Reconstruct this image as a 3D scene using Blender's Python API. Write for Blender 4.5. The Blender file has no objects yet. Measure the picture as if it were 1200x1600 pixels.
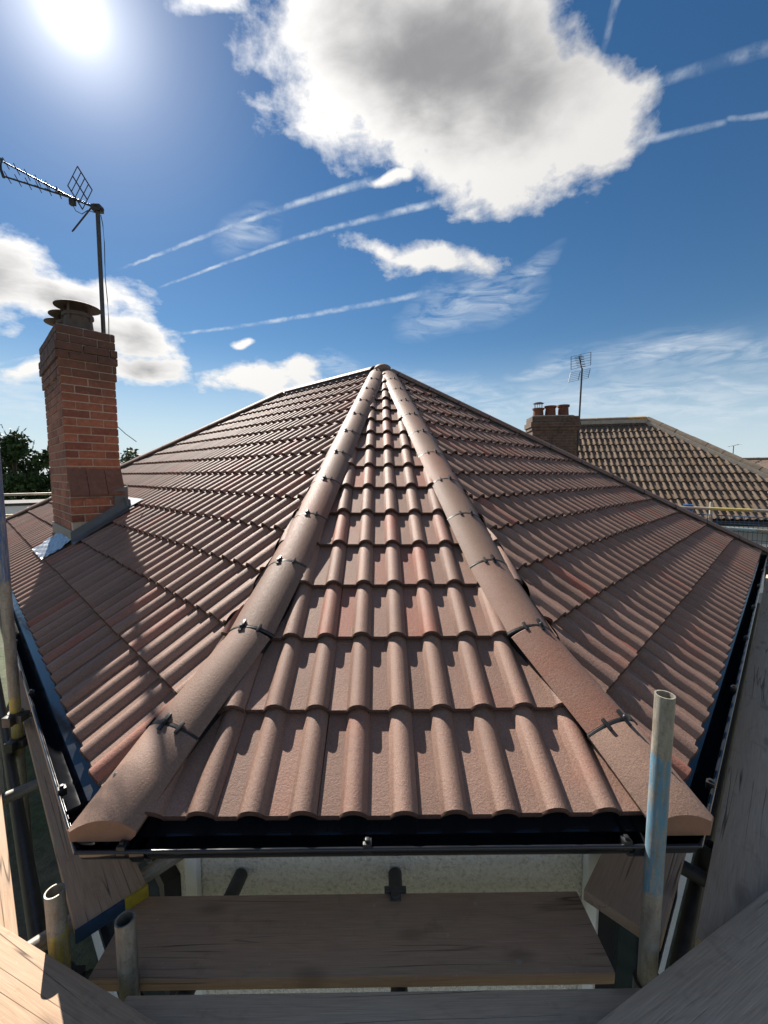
import bpy, bmesh, math, random
from mathutils import Vector, Matrix
R = math.radians
random.seed(7)
scene = bpy.context.scene
COL = scene.collection

# ------------------------------------------------------------------ camera
cam_data = bpy.data.cameras.new('camera')
cam_data.sensor_fit = 'HORIZONTAL'; cam_data.sensor_width = 36.0; cam_data.lens = 19.21
cam_data.clip_start = 0.05; cam_data.clip_end = 2000
cam = bpy.data.objects.new('camera', cam_data); COL.objects.link(cam)
cam.location = (0, 0, 3.75); cam.rotation_euler = (R(90 - 5.13), 0, -0.0118)
scene.camera = cam

# ------------------------------------------------------------------ light, exposure
SUN_EL, SUN_AZ = 40.2, 33.9            # degrees; azimuth left of +Y
sun_dir = Vector((-math.sin(R(SUN_AZ)) * math.cos(R(SUN_EL)), math.cos(R(SUN_AZ)) * math.cos(R(SUN_EL)), math.sin(R(SUN_EL))))
sl = bpy.data.lights.new('sun', 'SUN'); sl.energy = 5.0; sl.angle = R(0.5); sl.color = (1.0, 0.93, 0.84)
so = bpy.data.objects.new('sun', sl); COL.objects.link(so)
so.rotation_euler = (-sun_dir).to_track_quat('-Z', 'Y').to_euler(); so.location = (-20, 30, 40)
SKY_STRENGTH = 0.05
vs = scene.view_settings
vs.view_transform = 'Standard'; vs.look = 'None'; vs.gamma = 1.0; vs.exposure = 1.10; vs.use_curve_mapping = False
scene.cycles.max_bounces = 5; scene.cycles.diffuse_bounces = 3; scene.cycles.glossy_bounces = 3

# ------------------------------------------------------------------ node helpers
class NT:
    def __init__(s, tree): s.t = tree; s.n = tree.nodes; s.l = tree.links
    def node(s, typ, **kw):
        n = s.n.new(typ)
        for k, v in kw.items(): setattr(n, k, v)
        return n
    def put(s, sock, v):
        if isinstance(v, bpy.types.NodeSocket): s.l.new(v, sock)
        else: sock.default_value = v
    def m(s, op, a, b=0.0, c=None, clamp=False):
        n = s.node('ShaderNodeMath', operation=op, use_clamp=clamp)
        s.put(n.inputs[0], a)
        if len(n.inputs) > 1: s.put(n.inputs[1], b)
        if c is not None: s.put(n.inputs[2], c)
        return n.outputs[0]
    def vm(s, op, a, b=None, scale=None):
        n = s.node('ShaderNodeVectorMath', operation=op)
        s.put(n.inputs[0], a)
        if b is not None: s.put(n.inputs[1], b)
        if scale is not None: s.put(n.inputs['Scale'], scale)
        return n.outputs['Value'] if op in ('LENGTH', 'DOT_PRODUCT', 'DISTANCE') else n.outputs[0]
    def rng(s, v, a, b, c=0.0, d=1.0, smooth=False):
        n = s.node('ShaderNodeMapRange'); n.clamp = True
        if smooth: n.interpolation_type = 'SMOOTHSTEP'
        s.put(n.inputs[0], v)
        for i, x in enumerate((a, b, c, d)): s.put(n.inputs[i + 1], x)
        return n.outputs[0]
    def mix(s, f, a, b, blend='MIX'):
        n = s.node('ShaderNodeMix', data_type='RGBA', blend_type=blend)
        s.put(n.inputs[0], f)
        for sock, v in ((n.inputs[6], a), (n.inputs[7], b)):
            if isinstance(v, tuple) and len(v) == 3: v = (*v, 1)
            s.put(sock, v)
        return n.outputs[2]
    def noise(s, vec, scale, detail=4.0, rough=0.55, dist=0.0):
        n = s.node('ShaderNodeTexNoise'); s.put(n.inputs['Vector'], vec)
        n.inputs['Scale'].default_value = scale; n.inputs['Detail'].default_value = detail
        n.inputs['Roughness'].default_value = rough; n.inputs['Distortion'].default_value = dist
        return n.outputs['Fac']
    def voro(s, vec, scale, feature='F1', dim='3D'):
        n = s.node('ShaderNodeTexVoronoi', feature=feature, voronoi_dimensions=dim); s.put(n.inputs['Vector'], vec)
        n.inputs['Scale'].default_value = scale
        return n.outputs['Distance']
    def mapping(s, vec, loc=(0, 0, 0), rot=(0, 0, 0), scale=(1, 1, 1), typ='POINT'):
        n = s.node('ShaderNodeMapping', vector_type=typ); s.put(n.inputs['Vector'], vec)
        n.inputs['Location'].default_value = loc; n.inputs['Rotation'].default_value = rot; n.inputs['Scale'].default_value = scale
        return n.outputs[0]
    def sep(s, vec):
        n = s.node('ShaderNodeSeparateXYZ'); s.put(n.inputs[0], vec); return n.outputs
    def comb(s, x, y, z):
        n = s.node('ShaderNodeCombineXYZ')
        for i, v in enumerate((x, y, z)): s.put(n.inputs[i], v)
        return n.outputs[0]

# ------------------------------------------------------------------ sky (world): daylight sky with clouds and vapour trails
CUMULUS = [
    (0.072, 0.741, 0.668, 0.737, 0.113, 0.005, 0.278, 1.2, 0.155),
    (-0.012, 0.706, 0.709, 0.788, -0.014, 0.002, 0.144, 1.2, 0.08),
    (0.186, 0.71, 0.679, 0.786, 0.287, 0.021, 0.146, 1.2, 0.116),
    (0.335, 0.736, 0.588, 0.665, 0.307, -0.194, 0.125, 1.2, 0.082),
    (0.205, 0.791, 0.577, 0.633, 0.222, -0.094, 0.172, 1.2, 0.077),
    (0.385, 0.783, 0.489, 0.61, 0.549, -0.108, 0.035, 1.2, 0.017),
    (0.016, 0.834, 0.552, 0.589, -0.111, -0.093, 0.048, 1.2, 0.013),
    (-0.086, 0.753, 0.653, 0.736, 0.237, 0.323, 0.066, 1.2, 0.076),
    (-0.246, 0.67, 0.7, 0.793, -0.185, 0.167, 0.068, 1.2, 0.019),
    (-0.604, 0.712, 0.357, 0.366, 0.076, 0.733, 0.099, 1.2, 0.085),
    (-0.532, 0.777, 0.336, 0.342, 0.001, 0.601, 0.114, 1.2, 0.052),
    (-0.488, 0.83, 0.27, 0.296, 0.392, 0.648, 0.114, 1.2, 0.055),
    (-0.46, 0.864, 0.206, 0.211, 0.176, 0.527, 0.1, 1.2, 0.046),
    (-0.275, 0.94, 0.203, 0.205, -0.061, 0.272, 0.15, 1.2, 0.038),
    (-0.199, 0.955, 0.22, 0.222, -0.047, 0.195, 0.078, 1.2, 0.039),
    (-0.611, 0.764, 0.209, 0.213, -0.166, 0.639, 0.054, 1.2, 0.021),
    (0.096, 0.885, 0.455, 0.474, 0.079, -0.068, 0.138, 1.2, 0.04),
    (0.037, 0.885, 0.464, 0.482, 0.012, -0.035, 0.059, 1.2, 0.026),
    (-0.3, 0.915, 0.27, 0.282, -0.249, 0.245, 0.027, 1.2, 0.011),
]
CORE = [(0.103, 0.731, 0.674, 0.748, 0.133, -0.017, 0.31, 1.2, 0.165)]                  # the thick, shaded middle of the big cloud
WISPS = [
    (0.201, 0.905, 0.376, 0.413, -0.358, -0.371, 0.175, 1.2, 0.07),
    (0.29, 0.853, 0.434, 0.459, -0.201, -0.426, 0.091, 1.2, 0.026),
    (0.568, 0.793, 0.221, 0.223, 0.091, -0.601, 0.259, 1.2, 0.057),
    (0.392, 0.892, 0.223, 0.226, 0.092, -0.393, 0.113, 1.2, 0.018),
    (0.16, 0.972, 0.174, 0.175, 0.026, -0.159, 0.473, 1.2, 0.065),
    (0.644, 0.749, 0.158, 0.16, 0.13, -0.689, 0.107, 1.2, 0.011),
    (-0.106, 0.963, 0.248, 0.253, 0.132, 0.143, 0.065, 1.2, 0.025),
    (-0.254, 0.854, 0.455, 0.512, -0.381, 0.083, 0.088, 1.2, 0.046),
    (-0.618, 0.769, 0.165, 0.167, -0.133, 0.655, 0.109, 1.2, 0.066),
    (0.528, 0.839, 0.132, 0.133, 0.08, -0.551, 0.331, 1.2, 0.063),
]
TRAILS = [  # centre, rotation, half length, bow, half widths, opacity
    (-0.2362, 0.8101, 0.4674, 0.544, -0.3592, 0.0742, 0.2635, 0.0048, 0.0026, 0.0091, 0.75),
    (-0.1472, 0.8335, 0.4448, 0.5074, -0.2933, 0.0154, 0.2928, 0.0068, 0.0024, 0.0083, 0.8),
    (-0.1554, 0.8803, 0.3367, 0.3681, -0.2028, 0.0972, 0.296, -0.0121, 0.0034, 0.0077, 0.7),
    (0.4726, 0.6475, 0.5908, 0.6391, 0.1028, -0.5544, 0.0915, 0.001, 0.0082, 0.0109, 0.4),
    (0.4749, 0.6929, 0.539, 0.5741, 0.1053, -0.5329, 0.0625, -0.0012, 0.0075, 0.0053, 0.45),
    (0.5527, 0.6438, 0.5281, 0.575, 0.2391, -0.5571, 0.0351, -0.0019, 0.0037, 0.0056, 0.4),
    (-0.6284, 0.7492, 0.2054, 0.2266, -0.4149, 0.6053, 0.0405, 0.0001, 0.0037, 0.003, 0.5),
    (0.3437, 0.6694, 0.6576, 1.2764, -0.8126, -1.6496, 0.0366, 0.0016, 0.0045, 0.008, 0.6),
]
def build_world():
    w = bpy.data.worlds.new('World'); scene.world = w; w.use_nodes = True
    g = NT(w.node_tree); g.n.clear()
    out = g.node('ShaderNodeOutputWorld')
    sky = g.node('ShaderNodeTexSky', sky_type='NISHITA', sun_disc=False)
    sky.sun_elevation = R(SUN_EL); sky.sun_rotation = R(-SUN_AZ)
    sky.altitude = 50; sky.air_density = 1.0; sky.dust_density = 0.05; sky.ozone_density = 1.2
    d = g.vm('NORMALIZE', g.node('ShaderNodeTexCoord').outputs['Generated'])
    x, y, z = g.sep(d)
    # cloud-layer coordinates: foreshortened towards the horizon
    zz = g.m('ADD', g.m('MAXIMUM', z, 0.0), 0.35)
    P = g.comb(g.m('DIVIDE', x, zz), g.m('DIVIDE', y, zz), g.m('MULTIPLY', z, 1.5))
    big = g.noise(P, 3.2, 2, 0.5)
    fb = g.noise(P, 7.5, 7, 0.58, 0.25)
    fine = g.noise(d, 26, 5, 0.62)
    def warped(scale, detail, amount):
        n = g.node('ShaderNodeTexNoise'); g.put(n.inputs['Vector'], d); n.inputs['Scale'].default_value = scale; n.inputs['Detail'].default_value = detail
        return g.vm('SCALE', g.vm('SUBTRACT', n.outputs['Color'], (0.5, 0.5, 0.5)), scale=amount)
    dw = g.vm('ADD', d, g.vm('ADD', warped(9, 2, 0.07), warped(3.5, 0, 0.10)))
    dt = g.vm('ADD', d, g.vm('ADD', warped(70, 1, 0.0035), warped(3.5, 0, 0.012)))
    def field(rows, vec, soft=0.0):
        f = None
        for r in rows:
            l = g.vm('LENGTH', g.mapping(vec, r[0:3], r[3:6], r[6:9], 'TEXTURE'))
            b = g.m('SUBTRACT', 1.0, l)
            f = b if f is None else g.m('SMOOTH_MAX', f, b, soft)
        return f
    # unseen cumulus added outside the picture, thickened to fill the shade
    away = g.rng(g.vm('DOT_PRODUCT', d, (0.0, 0.93, 0.36)), 0.45, 0.15)
    scat = g.m('MULTIPLY', g.rng(big, 0.41, 0.63, -0.6, 0.6), away)
    scat = g.m('ADD', scat, g.m('MULTIPLY', g.m('SUBTRACT', 1.0, away), -1.0))
    bigf = g.m('MAXIMUM', field(CUMULUS[:5] + CUMULUS[7:8], dw, 0.45), scat)
    bank = g.m('MULTIPLY', field(CUMULUS[9:13], dw, 0.25), 0.8)
    cf = g.m('MAXIMUM', bigf, g.m('MULTIPLY', field(CUMULUS[6:7] + CUMULUS[8:9] + CUMULUS[13:], dw, 0.1), 0.6))
    cf = g.m('MAXIMUM', cf, bank); bigf = g.m('MAXIMUM', bigf, g.m('MULTIPLY', bank, 0.75))
    cd = g.m('ADD', g.m('MINIMUM', cf, 0.6), g.m('MULTIPLY', g.m('SUBTRACT', fb, 0.5), 1.15))
    cd = g.m('ADD', cd, g.m('MULTIPLY', g.m('SUBTRACT', fine, 0.5), 0.42))
    calpha = g.m('POWER', g.rng(cd, 0.02, 0.34), 1.15)
    core = g.m('MAXIMUM', g.m('MAXIMUM', field(CORE, dw), g.m('MULTIPLY', bank, 0.7)), scat)
    tk = g.m('ADD', g.m('MINIMUM', core, 0.8), g.m('ADD', g.m('MULTIPLY', g.m('SUBTRACT', big, 0.5), 0.45), g.m('MULTIPLY', g.m('SUBTRACT', fb, 0.5), 0.72)))
    thick = g.rng(tk, 0.08, 0.82, smooth=True)
    # wisps
    streak = g.noise(g.mapping(d, rot=(0, 0, 0.5), scale=(6, 6, 26)), 2.0, 5, 0.62, 0.8)
    wf = g.m('MULTIPLY', g.rng(field(WISPS, dw), 0.0, 0.7), g.rng(streak, 0.36, 0.72))
    wf = g.m('MULTIPLY', wf, 0.6)
    tf = None
    for t in TRAILS:
        lx, ly, lz = g.sep(g.mapping(dt, t[0:3], t[3:6], (t[6], 1.0, 1.0), 'TEXTURE'))
        off = g.m('ABSOLUTE', g.m('SUBTRACT', lz, g.m('MULTIPLY', g.m('SUBTRACT', 1.0, g.m('MULTIPLY', lx, lx)), t[7])))
        wd = g.m('MAXIMUM', g.m('MULTIPLY_ADD', lx, (t[9] - t[8]) * 0.5, (t[8] + t[9]) * 0.5), 0.0008)
        v_ = g.m('MULTIPLY', g.rng(g.m('DIVIDE', off, wd), 1.0, 0.25, 0.0, t[10]), g.rng(g.m('ABSOLUTE', lx), 1.0, 0.85))
        v_ = g.m('MULTIPLY', v_, g.m('GREATER_THAN', ly, -0.5))
        tf = v_ if tf is None else g.m('MAXIMUM', tf, v_)
    tf = g.m('MULTIPLY', tf, g.m('MULTIPLY', g.rng(fine, 0.38, 0.62, 0.15, 1.0), g.rng(fb, 0.38, 0.6, 0.4, 1.0)))
    thin = g.m('MAXIMUM', wf, tf)
    # light
    sd = g.m('MAXIMUM', g.vm('DOT_PRODUCT', d, tuple(sun_dir)), 0.0)
    near = g.m('POWER', sd, 6.0)
    hs = g.node('ShaderNodeHueSaturation'); hs.inputs['Saturation'].default_value = 1.30; hs.inputs['Value'].default_value = 0.79
    g.l.new(sky.outputs[0], hs.inputs['Color'])
    skyc = g.vm('SCALE', hs.outputs[0], scale=SKY_STRENGTH)
    skyc = g.mix(g.rng(z, 0.30, 0.0, 0.0, 0.8, smooth=True), skyc, g.comb(0.30, 0.36, 0.41))
    back = g.m('MAXIMUM', g.m('MULTIPLY', g.vm('DOT_PRODUCT', d, tuple(sun_dir)), -1.0), 0.0)   # clouds lit from the front, brightened to lift the shade
    bright = g.vm('SCALE', (1.0, 0.985, 0.96), scale=g.m('ADD', g.m('ADD', 0.37, g.m('MULTIPLY', near, 0.22)), g.m('MULTIPLY', back, 0.8)))
    dark = g.vm('SCALE', (0.98, 0.98, 1.02), scale=g.m('ADD', 0.155, g.m('MULTIPLY', back, 0.3)))
    cc = g.mix(thick, bright, dark)
    c = g.mix(thin, skyc, g.comb(0.37, 0.40, 0.43))
    c = g.mix(calpha, c, cc)
    # the sun's own glare in the air
    glow = g.m('ADD', g.m('MULTIPLY', g.m('POWER', sd, 2500.0), 0.6), g.m('ADD', g.m('MULTIPLY', g.m('POWER', sd, 320.0), 0.30), g.m('MULTIPLY', g.m('POWER', sd, 60.0), 0.11)))
    gl = g.vm('SCALE', (1.0, 0.97, 0.93), scale=glow)
    c = g.vm('ADD', c, gl)
    bg = g.node('ShaderNodeBackground'); g.put(bg.inputs[0], c); bg.inputs[1].default_value = 1.0
    g.l.new(bg.outputs[0], out.inputs[0])
    w.cycles.sampling_method = 'NONE'
build_world()

# ------------------------------------------------------------------ materials
def new_mat(name):
    m = bpy.data.materials.new(name); m.use_nodes = True
    g = NT(m.node_tree); b = g.n['Principled BSDF']
    tc = g.node('ShaderNodeTexCoord').outputs['Object']
    oi = g.node('ShaderNodeObjectInfo')
    vec = g.vm('ADD', tc, g.vm('SCALE', g.comb(oi.outputs['Random'], oi.outputs['Random'], 0.3), scale=37.0))
    return m, g, b, tc, oi.outputs['Random'], vec
def bump(g, b, h, strength, dist=0.002):
    n = g.node('ShaderNodeBump'); n.inputs['Strength'].default_value = strength; n.inputs['Distance'].default_value = dist
    g.put(n.inputs['Height'], h); g.l.new(n.outputs[0], b.inputs['Normal'])
def simple(name, col, rough=0.5, metal=0.0, var=0.15, scale=30, bmp=0.2, spec=0.5):
    m, g, b, tc, rnd, vec = new_mat(name)
    n = g.noise(vec, scale, 5)
    c = g.mix(n, tuple(v * (1 - var * 2) for v in col), tuple(min(1, v * (1 + var * 2)) for v in col))
    g.put(b.inputs['Base Color'], c)
    g.put(b.inputs['Roughness'], g.rng(n, 0.3, 0.7, max(0.03, rough - 0.08), min(1, rough + 0.08)))
    b.inputs['Metallic'].default_value = metal; b.inputs['Specular IOR Level'].default_value = spec
    if bmp: bump(g, b, g.noise(vec, scale * 4, 4), bmp)
    return m
def tile_mat(name, c_a, c_b, c_red, rough=0.6, red=0.82, spec=0.5, bstr=0.6):
    m, g, b, tc, rnd, vec = new_mat(name)
    rnd = g.m('FRACT', g.m('ADD', rnd, g.node('ShaderNodeNewGeometry').outputs['Random Per Island']))
    r2 = g.m('FRACT', g.m('MULTIPLY', rnd, 17.31))
    patch = g.noise(vec, 5, 4, 0.6)
    c = g.mix(r2, c_a, c_b)
    redf = g.m('MULTIPLY', g.rng(rnd, red, red + 0.06), g.rng(patch, 0.35, 0.65, 0.25, 0.85))
    redf = g.m('MAXIMUM', redf, g.m('MULTIPLY', g.rng(g.noise(vec, 3, 2), 0.60, 0.74), 0.3))
    c = g.mix(redf, c, c_red)
    c = g.mix(g.rng(patch, 0.3, 0.7, 0.0, 0.5), c, g.vm('SCALE', c, scale=0.72))
    grain = g.noise(vec, 420, 3, 0.7)
    sp = g.noise(vec, 150, 3, 0.6)
    c = g.vm('SCALE', c, scale=g.rng(grain, 0.28, 0.72, 0.70, 1.30))
    c = g.vm('SCALE', c, scale=g.rng(sp, 0.3, 0.7, 0.85, 1.15))
    pale = g.m('MULTIPLY', g.rng(g.noise(vec, 14, 5, 0.7), 0.66, 0.8), 0.35)      # lime bloom
    c = g.mix(pale, c, (0.42, 0.36, 0.32))
    g.put(b.inputs['Base Color'], c)
    g.put(b.inputs['Roughness'], g.rng(sp, 0.3, 0.7, rough - 0.1, rough + 0.12))
    b.inputs['Specular IOR Level'].default_value = spec
    hgt = g.m('ADD', g.m('MULTIPLY', grain, 0.6), g.m('ADD', g.m('MULTIPLY', sp, 0.8), g.m('MULTIPLY', g.noise(vec, 60, 4, 0.65), 0.4)))
    bump(g, b, hgt, bstr, 0.003)
    return m
def wood_mat(name, base, dark, grey):
    m, g, b, tc, rnd, vec = new_mat(name)
    st = g.mapping(vec, scale=(2.2, 42, 42))
    gr = g.noise(st, 2.2, 6, 0.6, 0.6)
    rings = g.m('FRACT', g.m('ADD', g.m('MULTIPLY', g.noise(g.mapping(vec, scale=(0.9, 7, 7)), 1.3, 2, 0.5, 0.4), 9.0), rnd))
    rings = g.m('ABSOLUTE', g.m('SUBTRACT', rings, 0.5))
    fibre = g.noise(g.mapping(vec, scale=(8, 320, 320)), 1.0, 3, 0.6)
    c = g.mix(g.rng(gr, 0.2, 0.8, 0.15, 1.0), dark, base)
    c = g.mix(g.rng(rings, 0.0, 0.16, 0.55, 0.0), c, dark)
    c = g.mix(g.rng(g.noise(vec, 5, 4), 0.4, 0.7, 0.0, 0.7), c, grey)
    c = g.vm('SCALE', c, scale=g.rng(fibre, 0.25, 0.75, 0.82, 1.15))
    # knots
    kv = g.mapping(vec, scale=(1.9, 5.0, 5.0))
    kd = g.voro(kv, 1.0, dim='2D')
    spl = g.rng(g.noise(vec, 38, 3, 0.5), 0.70, 0.76, 0.0, 0.55)
    c = g.mix(spl, c, (0.45, 0.42, 0.38))
    c = g.mix(g.rng(g.noise(vec, 11, 5, 0.7), 0.58, 0.75, 0.0, 0.5), c, tuple(v * 0.55 for v in dark))
    kn = g.rng(kd, 0.02, 0.13, 0.5, 0.0, smooth=True)
    c = g.mix(kn, c, tuple(v * 0.45 for v in dark))
    # splits along the grain
    cr = g.m('ABSOLUTE', g.m('SUBTRACT', g.noise(g.mapping(vec, scale=(0.45, 17, 17)), 1.4, 2, 0.4), 0.5))
    split = g.m('MULTIPLY', g.rng(cr, 0.0, 0.013, 1.0, 0.0), g.rng(g.noise(vec, 2.5, 2), 0.46, 0.56))
    c = g.mix(g.m('MULTIPLY', split, 0.85), c, tuple(v * 0.15 for v in dark))
    g.put(b.inputs['Base Color'], c); b.inputs['Roughness'].default_value = 0.8
    h = g.m('SUBTRACT', g.m('ADD', g.m('MULTIPLY', gr, 0.6), g.m('MULTIPLY', fibre, 0.5)), g.m('MULTIPLY', split, 1.5))
    bump(g, b, h, 0.5, 0.003)
    return m
def tube_mat(name, bands, dirt=0.5):
    # bands: (z0, z1, colour) of spray paint on a galvanised tube, object Z in metres
    m, g, b, tc, rnd, vec = new_mat(name)
    n = g.noise(g.mapping(vec, scale=(40, 40, 9)), 1.0, 6, 0.65)
    n2 = g.noise(vec, 90, 4, 0.7)
    c = g.mix(g.rng(n, 0.3, 0.7), (0.15, 0.14, 0.115), (0.36, 0.335, 0.28))
    c = g.mix(g.rng(n2, 0.52, 0.66, 0.0, dirt), c, (0.085, 0.065, 0.045))
    c = g.mix(g.rng(g.noise(g.mapping(vec, scale=(60, 60, 14)), 1.0, 5, 0.7), 0.55, 0.7, 0.0, 0.6), c, (0.20, 0.11, 0.055))
    z = g.sep(tc)[2]
    zj = g.m('ADD', z, g.m('MULTIPLY', g.m('SUBTRACT', g.noise(vec, 22, 3), 0.5), 0.05))
    paint = None
    for z0, z1, col in bands:
        f = g.m('MULTIPLY', g.rng(zj, z0 - 0.006, z0 + 0.006), g.rng(zj, z1 - 0.006, z1 + 0.006, 1.0, 0.0))
        scratch = g.noise(g.mapping(vec, scale=(130, 130, 12)), 1.0, 5, 0.7)
        f = g.m('MULTIPLY', f, g.rng(scratch, 0.40, 0.56, 0.12, 0.95)); f = g.m('MULTIPLY', f, g.rng(n2, 0.40, 0.62, 1.0, 0.55))
        c = g.mix(f, c, col)
        paint = f if paint is None else g.m('MAXIMUM', paint, f)
    g.put(b.inputs['Base Color'], c)
    b.inputs['Metallic'].default_value = 0.15
    g.put(b.inputs['Roughness'], g.rng(n, 0.3, 0.7, 0.42, 0.62))
    bump(g, b, g.m('ADD', n2, g.m('MULTIPLY', n, 0.5)), 0.35, 0.002)
    return m
BLUE = (0.02, 0.16, 0.34); LBLUE = (0.05, 0.22, 0.36); YEL = (0.42, 0.33, 0.02)
MT = {}
MT['tile'] = tile_mat('concrete_tile', (0.228, 0.142, 0.108), (0.298, 0.186, 0.142), (0.34, 0.13, 0.09), red=0.88, spec=0.22)
MT['tile_edge'] = simple('tile_nose_shade_concrete', (0.085, 0.047, 0.036), 0.9, var=0.35, scale=120, bmp=0.6, spec=0.2)  # dark rough nose, deepened to paint the shade under each course
MT['oldtile_edge'] = simple('old_tile_nose_shade_concrete', (0.06, 0.045, 0.035), 0.9, var=0.3, scale=60, bmp=0.5, spec=0.2)  # same painted shade on the neighbour's tile noses
MT['cap'] = tile_mat('concrete_hip_tile', (0.20, 0.128, 0.096), (0.24, 0.153, 0.115), (0.265, 0.122, 0.085), rough=0.6, red=0.9, spec=0.2, bstr=0.5)
MT['clay'] = simple('mortar_bedding', (0.25, 0.13, 0.08), 0.85, var=0.12, scale=40, bmp=0.4)
MT['underlay'] = simple('roof_underlay', (0.03, 0.028, 0.027), 0.8)
MT['black'] = simple('black_gutter_plastic', (0.012, 0.013, 0.016), 0.16, var=0.1, scale=12, bmp=0.02)
MT['fascia'] = simple('black_fascia_board', (0.012, 0.013, 0.017), 0.35, var=0.1, scale=8, bmp=0.03)
MT['clip'] = simple('black_clip_plastic', (0.014, 0.014, 0.015), 0.42, var=0.1, scale=60, bmp=0.05)
MT['steel'] = simple('screw_steel', (0.35, 0.34, 0.32), 0.4, 0.9, var=0.1, scale=80, bmp=0.05)
MT['wood'] = wood_mat('board_timber', (0.50, 0.335, 0.215), (0.36, 0.235, 0.15), (0.44, 0.32, 0.225))
MT['woodgrey'] = wood_mat('weathered_board_timber', (0.60, 0.45, 0.315), (0.42, 0.305, 0.21), (0.55, 0.435, 0.32))
MT['woodbrown'] = wood_mat('brown_board_timber', (0.46, 0.31, 0.21), (0.34, 0.225, 0.15), (0.40, 0.29, 0.205))
MT['lead'] = simple('lead_flashing', (0.10, 0.105, 0.11), 0.5, 0.25, var=0.2, scale=16, bmp=0.3)
MT['foil'] = simple('bright_lead_apron', (0.42, 0.44, 0.46), 0.38, 0.75, var=0.12, scale=18, bmp=0.3)
MT['cement'] = simple('cement', (0.27, 0.245, 0.20), 0.85, var=0.2, scale=22, bmp=0.4)
MT['mortar'] = simple('brick_mortar', (0.46, 0.38, 0.30), 0.9, var=0.2, scale=60, bmp=0.3)
MT['darkmetal'] = simple('dark_aerial_metal', (0.045, 0.042, 0.04), 0.45, 0.5, var=0.2, scale=40, bmp=0.05)
MT['mastmetal'] = simple('aerial_mast_metal', (0.075, 0.07, 0.062), 0.5, 0.5, var=0.2, scale=30, bmp=0.05)
MT['terracotta'] = simple('terracotta', (0.13, 0.052, 0.03), 0.85, var=0.35, scale=12, bmp=0.3)
MT['sootpot'] = simple('sooty_chimney_pot', (0.085, 0.06, 0.045), 0.75, var=0.5, scale=14, bmp=0.4)
MT['white'] = simple('white_trim', (0.72, 0.72, 0.70), 0.5, var=0.05, scale=10, bmp=0.05)
MT['render'] = simple('white_render', (0.62, 0.62, 0.60), 0.85, var=0.06, scale=6, bmp=0.2)
MT['greywall'] = simple('grey_render', (0.34, 0.35, 0.35), 0.85, var=0.08, scale=5, bmp=0.2)
MT['glass'] = simple('window_glass', (0.02, 0.025, 0.03), 0.08, var=0.1, scale=2, bmp=0)
MT['tube'] = tube_mat('scaffold_tube_metal', [])
MT['tube_dark'] = simple('dark_scaffold_tube', (0.07, 0.07, 0.068), 0.5, 0.3, var=0.3, scale=30, bmp=0.2)
MT['blueclip'] = simple('blue_plastic', (0.02, 0.09, 0.25), 0.4, var=0.1, scale=20, bmp=0.05)
MT['yelclip'] = simple('yellow_plastic', (0.65, 0.46, 0.02), 0.4, var=0.1, scale=20, bmp=0.05)
MT['meshblue'] = simple('mesh_guard_wire', (0.03, 0.08, 0.16), 0.45, 0.2, var=0.1, scale=20, bmp=0)
MT['bluepaint'] = simple('blue_board_paint', (0.012, 0.04, 0.09), 0.6, var=0.2, scale=30, bmp=0.1)
MT['yelpaint'] = simple('yellow_board_paint', (0.36, 0.27, 0.02), 0.6, var=0.25, scale=30, bmp=0.1)
MT['oldtile'] = tile_mat('weathered_neighbour_tile', (0.125, 0.093, 0.067), (0.195, 0.143, 0.103), (0.17, 0.11, 0.06), rough=0.8, spec=0.2)
MT['oldcap'] = simple('weathered_ridge_tile', (0.19, 0.15, 0.11), 0.85, var=0.3, scale=9, bmp=0.4)
MT['lichen'] = simple('lichened_ridge_tile', (0.36, 0.20, 0.05), 0.9, var=0.35, scale=10, bmp=0.4)
MT['oldmortar'] = simple('old_mortar', (0.36, 0.32, 0.26), 0.9, var=0.2, scale=14, bmp=0.4)
MT['asphalt'] = simple('asphalt', (0.055, 0.055, 0.056), 0.9, var=0.15, scale=8, bmp=0.3)
MT['concrete'] = simple('concrete_yard', (0.36, 0.34, 0.31), 0.9, var=0.12, scale=3, bmp=0.2)
MT['bark'] = simple('tree_bark', (0.09, 0.07, 0.05), 0.9, var=0.3, scale=14, bmp=0.5)

def brick_mat(name, a, b_, c_, soot_z=None):
    m, g, b, tc, rnd, vec = new_mat(name)
    geo = g.node('ShaderNodeNewGeometry')
    r2 = g.m('FRACT', g.m('MULTIPLY', rnd, 23.7))
    c = g.mix(rnd, a, b_); c = g.mix(g.rng(r2, 0.55, 1.0), c, c_)
    n = g.noise(vec, 26, 5, 0.65)
    c = g.vm('SCALE', c, scale=g.rng(n, 0.3, 0.7, 0.68, 1.22))
    if soot_z:
        z = g.sep(geo.outputs['Position'])[2]
        zj = g.m('ADD', z, g.m('MULTIPLY', g.m('SUBTRACT', g.noise(geo.outputs['Position'], 5, 4), 0.5), 0.5))
        c = g.mix(g.rng(zj, soot_z[0], soot_z[1], 0.0, 0.8), c, (0.055, 0.038, 0.032))
        c = g.mix(g.m('MULTIPLY', g.rng(n, 0.6, 0.75), 0.4), c, (0.35, 0.28, 0.22))
    g.put(b.inputs['Base Color'], c); b.inputs['Roughness'].default_value = 0.85
    bump(g, b, g.m('ADD', n, g.noise(vec, 160, 3)), 0.5, 0.003)
    return m
MT['brick'] = brick_mat('red_brick', (0.29, 0.10, 0.055), (0.37, 0.14, 0.075), (0.20, 0.068, 0.043), (4.40, 4.98))
MT['creasing'] = simple('creasing_tile', (0.17, 0.082, 0.055), 0.85, var=0.3, scale=20, bmp=0.5)
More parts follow.
